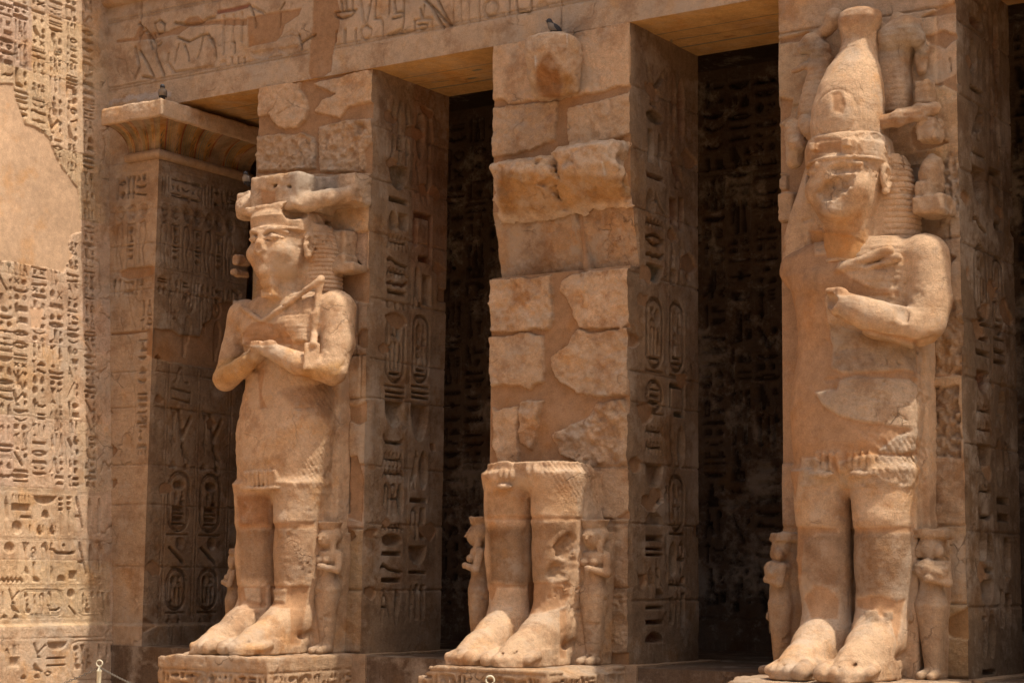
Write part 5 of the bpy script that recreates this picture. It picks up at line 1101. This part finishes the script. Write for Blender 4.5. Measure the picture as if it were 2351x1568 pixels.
bodyplast = [PX(1780, 540, 1870, 530, 1870, 585, 1935, 585, 1920, 615, 1960, 640, 2000, 660, 2065, 665, 2065, 680, 1895, 680, 1900, 745, 2110, 780, 2110, 1050, 1990, 1055, 1975, 1105, 1935, 1110, 1905, 1060, 1880, 1060, 1840, 1050, 1826, 1150, 1780, 1060),
             PX(1826, 1210, 1925, 1213, 1925, 1226, 1875, 1222, 1845, 1250, 1838, 1320, 1826, 1320), PX(1950, 1212, 2100, 1208, 2098, 1222, 1955, 1228), PX(1845, 1375, 1870, 1345, 1905, 1350, 1928, 1376, 1925, 1420, 1860, 1420), PX(1965, 1375, 2020, 1368, 2060, 1378, 2080, 1375, 2060, 1480, 2045, 1420, 1965, 1395)]
bodystone = [(PX(1905, 745, 2105, 790, 2105, 852, 2060, 848, 1990, 855, 1935, 857, 1910, 845, 1912, 800), PALE*.92),
             (PX(1868, 900, 1920, 895, 1930, 875, 1965, 865, 2090, 872, 2108, 885, 2108, 1000, 2085, 985, 2030, 975, 1960, 965, 1925, 955, 1890, 930), PALE*1.0),
             (PX(2020, 1035, 2060, 1000, 2108, 985, 2100, 1035, 2060, 1040), PALE*1.0),
             (PX(1848, 1055, 1870, 1050, 1900, 1072, 1900, 1105, 1870, 1115, 1840, 1120), PALE*1.02), (PX(1925, 1060, 1990, 1045, 2105, 1050, 2100, 1120, 1930, 1120), PALE*1.0),
             (PX(1985, 1400, 2015, 1402, 2018, 1425, 1990, 1430), STONE*.85), (PX(2030, 1405, 2050, 1405, 2050, 1420, 2035, 1425), STONE*.85)]
sculpt('body', v, t3, O3, STONE*1.12, plast=bodyplast, stones=bodystone,
       dark=[(PX(1840, 1225, 1930, 1225, 1925, 1345, 1845, 1345), (.33, .21, .13), .45), (PX(1955, 1225, 2095, 1225, 2090, 1365, 1960, 1365), (.27, .17, .10), .55), (PX(1930, 740, 2060, 790, 1950, 800, 1900, 745), (.50, .27, .10), .5)], y0=-.75, seed=8)  # last, orange patch paints bounced ground light on the forearm's underside
v = Vol((-.95, -1.15, 4.25), (.85, .05, 5.80), .011); nemes(v, 5.64); face(v, True)
v.loft([(4.28, 0.0, -.50, .27, .22), (4.6, 0, -.50, .27, .22), (4.85, 0, -.55, .28, .26)], 2.4, .05)
v.loft([(4.28, -.56, -.26, .30, .17), (4.6, -.57, -.26, .29, .17), (5.0, -.50, -.28, .22, .17), (5.35, -.40, -.32, .14, .16)], 2.6, .03)
# the big gouge across nose and cheek
v.ell((.09, -1.13, 5.03), (.36, .25, .17), .012, 'sub', rot=[[.92, 0, .39], [0, 1, 0], [-.39, 0, .92]], amp=.06, fq=8)
v.ell((-.16, -.90, 5.21), (.10, .03, .035), .02); v.chain([(-.36, -.72, 5.245), (-.16, -.93, 5.275), (.3, -.86, 5.25)], .02, .03)
v.ell((.16, -.98, 5.20), (.18, .12, .07), .02, 'sub', amp=.04, fq=9)
for x_ in (-.20, .16): v.box((x_, -.92, 5.47), (.045, .05, .045), .015, .01, amp=.01, fq=9)
for i in range(4): v.chain([(.34, -.60+.05*i, 5.42+.045*i), (.40, -.42+.04*i, 5.50+.03*i), (.47, -.25, 5.40+.03*i)], .010, .006, 'sub')
v.ell((.44, -.68, 5.57), (.10, .12, .06), .02, 'sub', amp=.03, fq=6)
stripes3(v, lambda x, y, z: (z < 5.32) & (z > 4.5) & (x > .36) & (y > -.50), .062, .013)
v.rough(.009, 5, 5, 42, .003, 30)
sculpt('head', v, t3, O3, STONE*1.18, plast=[PX(1855, 530, 1945, 540, 1985, 555, 1985, 600, 1865, 590), PX(1868, 318, 1932, 318, 1932, 352, 1870, 352)], dark=[(PX(1860, 520, 1990, 530, 1990, 600, 1860, 590), (.50, .26, .10), .6), (PX(1850, 430, 1960, 400, 1960, 470, 1880, 520), (.40, .27, .17), .4)], y0=-.8, seed=9)
v = Vol((-.55, -1.05, 5.45), (.65, .05, 7.25), .0165)
ty = -.52
v.loft([(5.52, -.0, ty, .375, .35), (5.75, 0, ty, .395, .365), (5.98, .01, ty+.02, .385, .36), (6.2, .03, ty+.05, .34, .33), (6.40, .05, ty+.08, .275, .27), (6.58, .07, ty+.12, .18, .19), (6.70, .075, ty+.14, .155, .165), (6.78, .08, ty+.14, .17, .18), (6.85, .09, ty+.14, .21, .21), (6.93, .10, ty+.14, .235, .23), (7.00, .10, ty+.15, .225, .21), (7.04, .10, ty+.15, .17, .16)], 2.05, .02, amp=.012, fq=5)
for z_ in (6.53, 6.57, 6.61): v.loft([(z_-.006, .07, ty+.12, .18, .195), (z_+.006, .07, ty+.12, .18, .195)], 2.05, .01)
v.chain([(-.3, -.80, 6.12), (-.12, -.90, 6.05), (.05, -.88, 6.08), (.35, -.72, 6.03)], .012, .006, 'sub', amp=.012, fq=9); v.chain([(.03, -.90, 6.05), (.0, -.93, 5.9), (.04, -.92, 5.75), (-.02, -.92, 5.6)], .012, .006, 'sub', amp=.012, fq=9)
rg_ = [(.0+.24*math.cos(t), 0, 5.82+.26*math.sin(t)) for t in np.linspace(-2.4, 2.8, 16)]
v.ridge(lambda x, y, z: (y < -.55)*.010*(np.abs(np.sqrt(((x-.0)/.24)**2+((z-5.82)/.26)**2)-1) < .05))
v.ell((.24, -.76, 6.93), (.14, .16, .10), .03, 'sub', amp=.04, fq=7); v.box((.06, -.15, 6.2), (.2, .22, .78), .05, .05)
v.rough(.009, 4, 5, 52, .002, 30)
sculpt('tall_crown', v, t3, O3, STONE*1.16, plast=[PX(1910, 215, 1930, 208, 1940, 240, 1935, 262, 1912, 255)], dark=[(PX(1910, 5, 2040, 5, 2040, 45, 1915, 60), (.50, .28, .14), .5)], y0=-.8, seed=10)
# plumes, cobras and ram horns carved in high relief on both sides of the crown
v = Vol((-1.0, -.70, 5.0), (1.05, .05, 7.25), .0175)
def lq(a): return tuple(a)
la = [L3(1858, 285, -.2), L3(1862, 230, -.2), L3(1876, 170, -.2), L3(1880, 130, -.2)]
v.loft([(a[2], a[0], -.10, b, .16) for a, b in zip(la, (.17, .16, .14, .15))], 3.2, .02); v.chain([L3(1884, 118, -.18), L3(1862, 102, -.2), L3(1844, 112, -.2)], [.12, .12, .08], .03)
lb = [L3(2040, 262, -.2), L3(2042, 200, -.2), L3(2040, 150, -.2), L3(2048, 95, -.2)]
v.loft([(a[2], a[0], -.10, b, .17) for a, b in zip(lb, (.22, .20, .19, .22))], 3.2, .02); v.chain([L3(2050, 88, -.2), L3(2082, 72, -.22), L3(2104, 88, -.2)], [.17, .16, .10], .03)
v.chain([L3(1822, 165, -.2), L3(1850, 150, -.2)], [.03, .05], .02); v.chain([L3(1875, 90, -.15), L3(1900, 66, -.18), L3(1915, 40, -.2)], [.07, .08, .1], .03, amp=.03, fq=7)
v.chain([L3(2010, 160, -.14), L3(2030, 80, -.16), L3(2060, 45, -.18), L3(2105, 52, -.16)], [.05, .06, .07, .05], .02)
v.chain([L3(2015, 285, -.50), L3(2060, 272, -.48), L3(2110, 258, -.40), L3(2145, 250, -.28)], [.075, .09, .085, .07], .03, amp=.02, fq=7)
v.box(L3(2122, 215, -.14), (.09, .09, .14), .03, .02, amp=.03, fq=8); v.box(L3(2135, 300, -.22), (.10, .14, .13), .03, .02, amp=.05, fq=7); v.chain([L3(2108, 90, -.1), L3(2118, 120, -.08), L3(2115, 160, -.08)], [.06, .08, .06], .03, amp=.03, fq=9)
v.chain([L3(1820, 295, -.25), L3(1830, 335, -.28), L3(1825, 370, -.22)], [.11, .10, .08], .04, amp=.05, fq=7); v.chain([L3(1850, 285, -.3), L3(1870, 300, -.35)], [.1, .12], .03, amp=.03, fq=7)
v.ridge(lambda x, y, z: ((z > 5.62) & (z < 6.85) & (np.abs(x) > .28) & (y < -.14))*.007*sstep(.25, .1, np.abs((z/.06) % 1-.5)))
v.rough(.015, 4, 5, 62, .003, 28)
sculpt('side_plumes', v, t3, O3, STONE*.98, y0=-.3, dark=[(PX(2020, 60, 2130, 50, 2130, 130, 2020, 140), (.40, .34, .27), .5), (PX(1830, 90, 1890, 90, 1890, 150, 1830, 150), (.36, .30, .24), .5), (PX(2010, 265, 2150, 245, 2150, 300, 2020, 305), (.46, .25, .12), .4)], seed=11)
# cobra torsos beside the headdress (both statues)
def side_blocks(o, Lf, groups, parent, seed):
    for items in groups:
        seed += 1; cs = np.array([Lf(a, b, c) for a, b, c, h, q_ in items]); v = Vol(cs.min(0)-.5, np.minimum(cs.max(0)+.5, (9, .06, 9)), .0185)
        for (px_, py_, y_, h_, kind) in items:
            c = Lf(px_, py_, y_)
            if kind == 'box': v.box(c, h_, .03, .03, amp=.05, fq=6)
            else: v.ell(c, h_, .04, amp=.04, fq=7)
        v.rough(.014, 5, 5, seed, .004, 25)
        sculpt('side_cobra', v, parent, o, STONE*.95, y0=-.3, seed=seed)
side_blocks(O3, L3, [[(2140, 410, -.2, (.12, .18, .26), 'ell'), (2125, 445, -.3, (.10, .10, .14), 'box'), (2145, 475, -.25, (.17, .22, .10), 'box')], [(1815, 480, -.14, (.10, .14, .16), 'box')]], t3, 71)
side_blocks(O1, L1, [[(788, 562, -.10, (.13, .13, .17), 'box'), (786, 600, -.12, (.16, .16, .07), 'box'), (792, 620, -.12, (.27, .17, .06), 'box')], [(556, 600, -.16, (.05, .14, .07), 'box'), (550, 628, -.17, (.06, .15, .045), 'box')]], t1, 75)

# ------------------------------------------------------------------ broken statue in the middle: legs only
O2 = (XC[2], 0, 0); L2 = lambda px_, py_, y: tuple(atY(px_, py_, y)-np.array(O2))
t2 = empty('royal_statue', O2); tag(t2, 'middle statue broken off above the knees with only two legs and feet left', 'statue', G_STAT)
v = Vol((-1.1, -2.0, -.06), (1.15, .06, 2.6), .0175); legs(v, 2.15)
v.loft([(1.92, 0, -.42, .40, .15), (2.0, 0, -.42, .56, .30), (2.1, 0, -.42, .62, .37), (2.40, 0, -.41, .65, .41)], 2.4, .12)
v.box((0, .0, 1.1), (.52, .08, 1.1), .04, .03)
v.chain([(.02, -.86, 2.30), (.04, -.84, 2.0), (.0, -.78, 1.2), (0, -.78, .3)], [.02, .035, .06, .09], .04, 'sub')
v.box((0, -.5, 2.42), (1.2, 1.2, .14), .01, .01, 'sub', amp=.025, fq=4)
v.ell((.62, -.66, 1.28), (.22, .16, .24), .04, 'sub', amp=.10, fq=6); v.ell((.52, -.74, 1.05), (.16, .10, .12), .04, 'sub', amp=.06, fq=8)
for x_ in (-.25, -.17, -.09): v.ell((x_, -.80, 2.13), (.03, .05, .07), .02)
for x_ in (.12, .22): v.ell((x_, -.80, 2.17), (.03, .05, .07), .02)
v.ell((-.2, -.80, 2.0), (.12, .06, .04), .03, amp=.03, fq=9)
pleats(v, lambda x, y, z: (z > 1.75) & (z < 2.30) & (x > .28) & (z > 2.75-1.6*x-.1) & (y < -.05), .75, .055, .007)
v.rough(.013, 3.5, 5, 82, .005, 24)
sculpt('legs', v, t2, O2, STONE*1.14, plast=[PX(1115, 1183, 1340, 1185, 1340, 1196, 1115, 1194), PX(1122, 1338, 1210, 1342, 1205, 1352, 1190, 1348, 1165, 1352, 1140, 1350, 1130, 1380, 1122, 1375), PX(1212, 1335, 1300, 1335, 1312, 1345, 1300, 1392, 1260, 1400, 1215, 1410), PX(1285, 1400, 1302, 1395, 1300, 1510, 1288, 1510)],
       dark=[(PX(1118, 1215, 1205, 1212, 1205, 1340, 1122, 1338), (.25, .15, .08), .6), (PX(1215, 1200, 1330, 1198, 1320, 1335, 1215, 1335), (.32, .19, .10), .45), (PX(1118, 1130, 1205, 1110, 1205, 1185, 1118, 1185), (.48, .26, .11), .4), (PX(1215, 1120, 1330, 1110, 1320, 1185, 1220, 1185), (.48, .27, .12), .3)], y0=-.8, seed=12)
# crown stump and broken ledge still attached to the middle pillar
v = Vol((-1.15, -.62, 4.7), (1.25, .07, 7.55), .0175)
v.loft([(6.70, .02, -.10, .30, .13), (6.95, .02, -.16, .34, .26), (7.2, .02, -.18, .345, .32), (7.38, .0, -.18, .32, .30), (7.43, 0, -.16, .22, .22)], 2.2, .04)
v.ell((-.02, -.50, 6.80), (.24, .22, .20), .05, 'sub', amp=.05, fq=4)
v.ell((.38, -.36, 6.78), (.40, .15, .12), .03, 'sub', amp=.04, fq=4)
v.loft([(5.22, -.42, .20, .40, .10), (5.36, -.42, .07, .43, .12), (5.55, -.42, -.02, .45, .19), (5.72, -.42, -.02, .44, .27), (5.92, -.42, -.02, .43, .27), (5.98, -.42, .0, .43, .20), (6.0, -.42, .02, .42, .10)], 5, .02, amp=.10, fq=4.2, sd_=3)
v.loft([(5.22, .49, .20, .42, .10), (5.40, .49, .06, .45, .13), (5.60, .49, -.02, .46, .22), (5.76, .49, -.02, .45, .32), (5.98, .50, -.02, .43, .30), (6.06, .52, .0, .42, .20), (6.08, .54, .02, .40, .10)], 5, .02, amp=.11, fq=3.8, sd_=8)
v.chain([(-.03, -.45, 6.0), (-.02, -.40, 5.7), (.0, -.3, 5.3)], .02, .02, 'sub', amp=.02, fq=6)
v.box((-.1, -.34, 5.62), (.2, .12, .015), .01, .02, 'sub', amp=.04, fq=5)
v.box((.33, -.42, 5.72), (.03, .08, .10), .02, .02, 'sub', rot=[[.96, 0, .2], [0, 1, 0], [-.2, 0, .96]])
for cx_, cz_, a_ in ((-.75, 5.42, .5), (-.35, 5.36, .2), (.05, 5.44, -.3), (.35, 5.40, .25), (.85, 5.42, -.4), (-.55, 6.04, .15), (.75, 6.12, -.12), (.02, 6.0, .6)):
    c_, s2_ = math.cos(a_), math.sin(a_); v.box((cx_, -.42, cz_), (.26, .16, .10), .005, .008, 'sub', rot=[[c_, 0, s2_], [0, .9, .43], [-s2_, -.43, .9]], amp=.04, fq=11)
v.rough(.034, 6, 6, 92, .012, 20)
sculpt('crown_stump', v, t2, O2, PALE*.93, plast=[], stones=[(PX(*a), np.array([.80, .76, .70])) for a in ((1192, 398, 1195, 398, 1200, 424, 1197, 424), (1243, 400, 1246, 400, 1251, 412, 1249, 412), (1381, 372, 1385, 372, 1391, 404, 1388, 404), (1228, 130, 1231, 130, 1233, 165, 1230, 165), (1300, 80, 1303, 80, 1303, 108, 1301, 108))], dark=[(PX(1230, 160, 1260, 125, 1285, 155, 1292, 190, 1288, 228, 1248, 230, 1232, 205), (.36, .17, .06), .9), (PX(1292, 165, 1345, 185, 1420, 200, 1380, 212, 1290, 222), (.48, .27, .10), .6), (PX(1150, 395, 1280, 385, 1300, 400, 1455, 410, 1470, 450, 1300, 480, 1150, 495, 1140, 470), (.46, .25, .09), .75)], y0=-.3, seed=13)  # orange along the ledge's underside is bounce light put into the colour

# ------------------------------------------------------------------ small figures beside the legs
def small(k, x, y, h, dmg, label, seed, turn=0, extra=None, base=STONE):
    v = Vol((-.42, -.42, -.04), (.42, .40, h+.12), .0125); princess(v, (0, 0), h, dmg, seed)
    if extra: extra(v)
    o = sculpt('queen_figure', v, None, (XC[k]+x, y, 0), base, seed=seed, y0=y, rg=1.)
    if turn: 
        o.location = (XC[k]+x, y, 0); me = o.data; co = np.zeros(len(me.vertices)*3); me.vertices.foreach_get('co', co); co = co.reshape(-1, 3)-np.array([XC[k]+x, y, 0]); me.vertices.foreach_set('co', co.ravel()); o.rotation_euler = (0, 0, turn)
    tag(o, label, 'small statue', G_PR, 'thing')
small(1, .68, -.30, 1.62, 0, 'small carved woman with worn face on the right of the leftmost statue', 1, base=STONE*.98)
small(2, .70, -.30, 1.62, 0, 'small carved woman with rough wig on the right of the broken legs', 2, base=STONE*1.02)
small(3, .76, -.30, 1.52, 3, 'small carved figure with shattered head on the right of the tall crowned statue', 3, base=STONE*.9)
small(1, -.76, -.42, 1.30, 2, 'sliver of a small worn figure on the left of the leftmost statue', 4, -.9, base=STONE*.85)
small(2, -.78, -.42, 1.66, 0, 'small carved woman with braided wig on the left of the broken legs', 5, -.9, base=STONE*.8)
small(3, -.86, -.40, 1.48, 3, 'headless small figure on the left of the tall crowned statue', 6, -.9, base=STONE*.8)

# ================================================================== birds, rope posts and chain
M_BIRD = flat_mat('dark_feathers', (.03, .03, .035), .7); M_BUFF = flat_mat('pale_feathers', (.22, .19, .16), .8)
M_POST = flat_mat('cream_paint', (.62, .58, .42), .45); M_CHAIN = flat_mat('dull_iron', (.22, .20, .17), .5, .6)
def bird(loc, rot, label, s_=1.):
    v = Vol((-.12, -.22, -.01), (.12, .16, .24), .006)
    v.ell((0, -.0, .09), (.052, .085, .055), .02, rot=[[1, 0, 0], [0, .85, -.5], [0, .5, .85]])
    v.ell((0, -.065, .165), (.032, .036, .034), .02); v.cone((0, -.095, .162), (0, -.125, .155), .009, .003, .005)
    v.cone((0, .05, .06), (0, .15, .02), .028, .016, .02, sq=(1.3, 1, .5)); v.cone((0, -.03, .11), (0, -.06, .15), .035, .028, .02)
    for sx in (-1, 1):
        v.ell((sx*.045, .02, .085), (.016, .075, .038), .008, rot=[[1, 0, 0], [0, .85, -.5], [0, .5, .85]]); v.cone((sx*.02, -.01, .05), (sx*.02, -.015, .004), .006, .005, .006)
        v.cone((sx*.02, -.015, .005), (sx*.02, -.045, .004), .005, .004, .003)
    V, F = v.mesh(); V = V*s_; c, s2 = math.cos(rot), math.sin(rot)
    V = np.stack([V[:, 0]*c-V[:, 1]*s2, V[:, 0]*s2+V[:, 1]*c, V[:, 2]], -1)
    o = mkmesh('bird', V, F, M_BIRD); o.location = loc; tag(o, label, 'bird', 'birds perched on the stonework')
    n = vnormals(V, F); fr = (n[:, 0]*s2-n[:, 1]*c) > .3
    o.data.materials.append(M_BUFF); m = (fr[F].sum(1) >= 3) & (V[F].mean(1)[:, 2] > .05) & (V[F].mean(1)[:, 2] < .14*s_)
    o.data.polygons.foreach_set('material_index', m.astype(np.int32)); return o
q = atY(368, 232, -.50); bird((q[0], -.46, 7.43), .7, 'small dark bird perched on the painted cornice of the left pilaster', 1.0)
q = atY(1268, 76, -.25); bird((q[0], -.22, 7.425), -.4, 'small black bird with pale breast on the worn stump atop the middle pillar', 1.0)
q = atY(583, 395, -.2); bird((q[0]-.02, -.32, 6.09), .5, 'grey bird tucked behind the broken crown of the leftmost statue', .9)

def lathe(rows, n=20):
    V = []; F = []
    for r, z in rows:
        for i in range(n): a = 2*math.pi*i/n; V.append((r*math.cos(a), r*math.sin(a), z))
    for j in range(len(rows)-1):
        for i in range(n): F.append((j*n+i, j*n+(i+1) % n, (j+1)*n+(i+1) % n, (j+1)*n+i))
    return np.array(V), np.array(F)
def tube(pts, r, n=8, closed=False):
    P = np.array(pts, float); m = len(P); V = []; F = []
    for i in range(m):
        t = P[(i+1) % m]-P[i-1] if closed else P[min(i+1, m-1)]-P[max(i-1, 0)]; t = t/(np.linalg.norm(t)+1e-9)
        a = np.cross(t, (0, 0, 1.) if abs(t[2]) < .9 else (1., 0, 0)); a /= np.linalg.norm(a); b = np.cross(t, a)
        for k in range(n): V.append(P[i]+r*(math.cos(2*math.pi*k/n)*a+math.sin(2*math.pi*k/n)*b))
    for i in range(m if closed else m-1):
        for k in range(n): F.append((i*n+k, i*n+(k+1) % n, ((i+1) % m)*n+(k+1) % n, ((i+1) % m)*n+k))
    return np.array(V), np.array(F)
def post(x, y, h, label, ringang=.5):
    t = empty('rope_post', (x, y, GZ)); tag(t, label, 'barrier post', 'cream barrier posts in front of the temple')
    V, F = lathe([(.001, 0), (.17, 0), (.17, .02), (.05, .04), (.026, .06), (.026, h-.10), (.030, h-.09), (.030, h-.075), (.018, h-.065), (.012, h-.04), (.001, h-.03)])
    mkmesh('pole', V+np.array([x, y, GZ]), F, M_POST, t)
    c, s2 = math.cos(ringang), math.sin(ringang)
    V, F = tube([(x+.035*math.cos(a)*c, y+.035*math.cos(a)*s2, GZ+h+.005+.035*math.sin(a)) for a in np.linspace(0, 2*math.pi, 21)[:-1]], .008, 8, True)
    mkmesh('ring', V, F, M_POST, t); return np.array([x, y, GZ+h-.04])
pp1 = atY(228, 1530, -3.2); pp2 = atY(1125, 1570, -5.2)
A = post(pp1[0], pp1[1], atY(228, 1523, -3.2)[2]-GZ+.0, 'cream barrier post with ring top in front of the sunlit hieroglyph wall', .55)
B = post(pp2[0], pp2[1], atY(1125, 1562, -5.2)[2]-GZ+.0, 'cream barrier post with ring top in front of the middle pedestal', .55)
def chain(a, b, sag, label):
    a = np.array(a); b = np.array(b); L = np.linalg.norm(b-a); n = int(L/.030); Vs, Fs = [], []; off = 0
    def pt(t): p_ = a+(b-a)*t; p_ = p_.copy(); p_[2] -= sag*4*t*(1-t); return p_
    for i in range(n):
        t = (i+.5)/n; c = pt(t); d = pt(min(1, t+.01))-pt(max(0, t-.01)); d /= np.linalg.norm(d); s_ = np.cross(d, (0, 0, 1.)); s_ /= np.linalg.norm(s_); u_ = np.cross(s_, d); w_ = s_ if i % 2 else u_
        V, F = tube([c+d*.021*math.cos(q)+w_*.011*math.sin(q) for q in np.linspace(0, 2*math.pi, 11)[:-1]], .0038, 5, True); Vs.append(V); Fs.append(F+off); off += len(V)
    o = mkmesh('chain', np.concatenate(Vs), np.concatenate(Fs), M_CHAIN); tag(o, label, 'chain', 'chains between the barrier posts')
chain(A, B, .42, 'iron chain sagging between the left post and the middle pedestal post')
chain((A[0]-3.1, A[1]-1.2, A[2]), A, .42, 'iron chain running left from the post by the sunlit wall')
chain(B, (B[0]+2.4, B[1]-2.2, B[2]), .42, 'iron chain running right from the middle pedestal post')
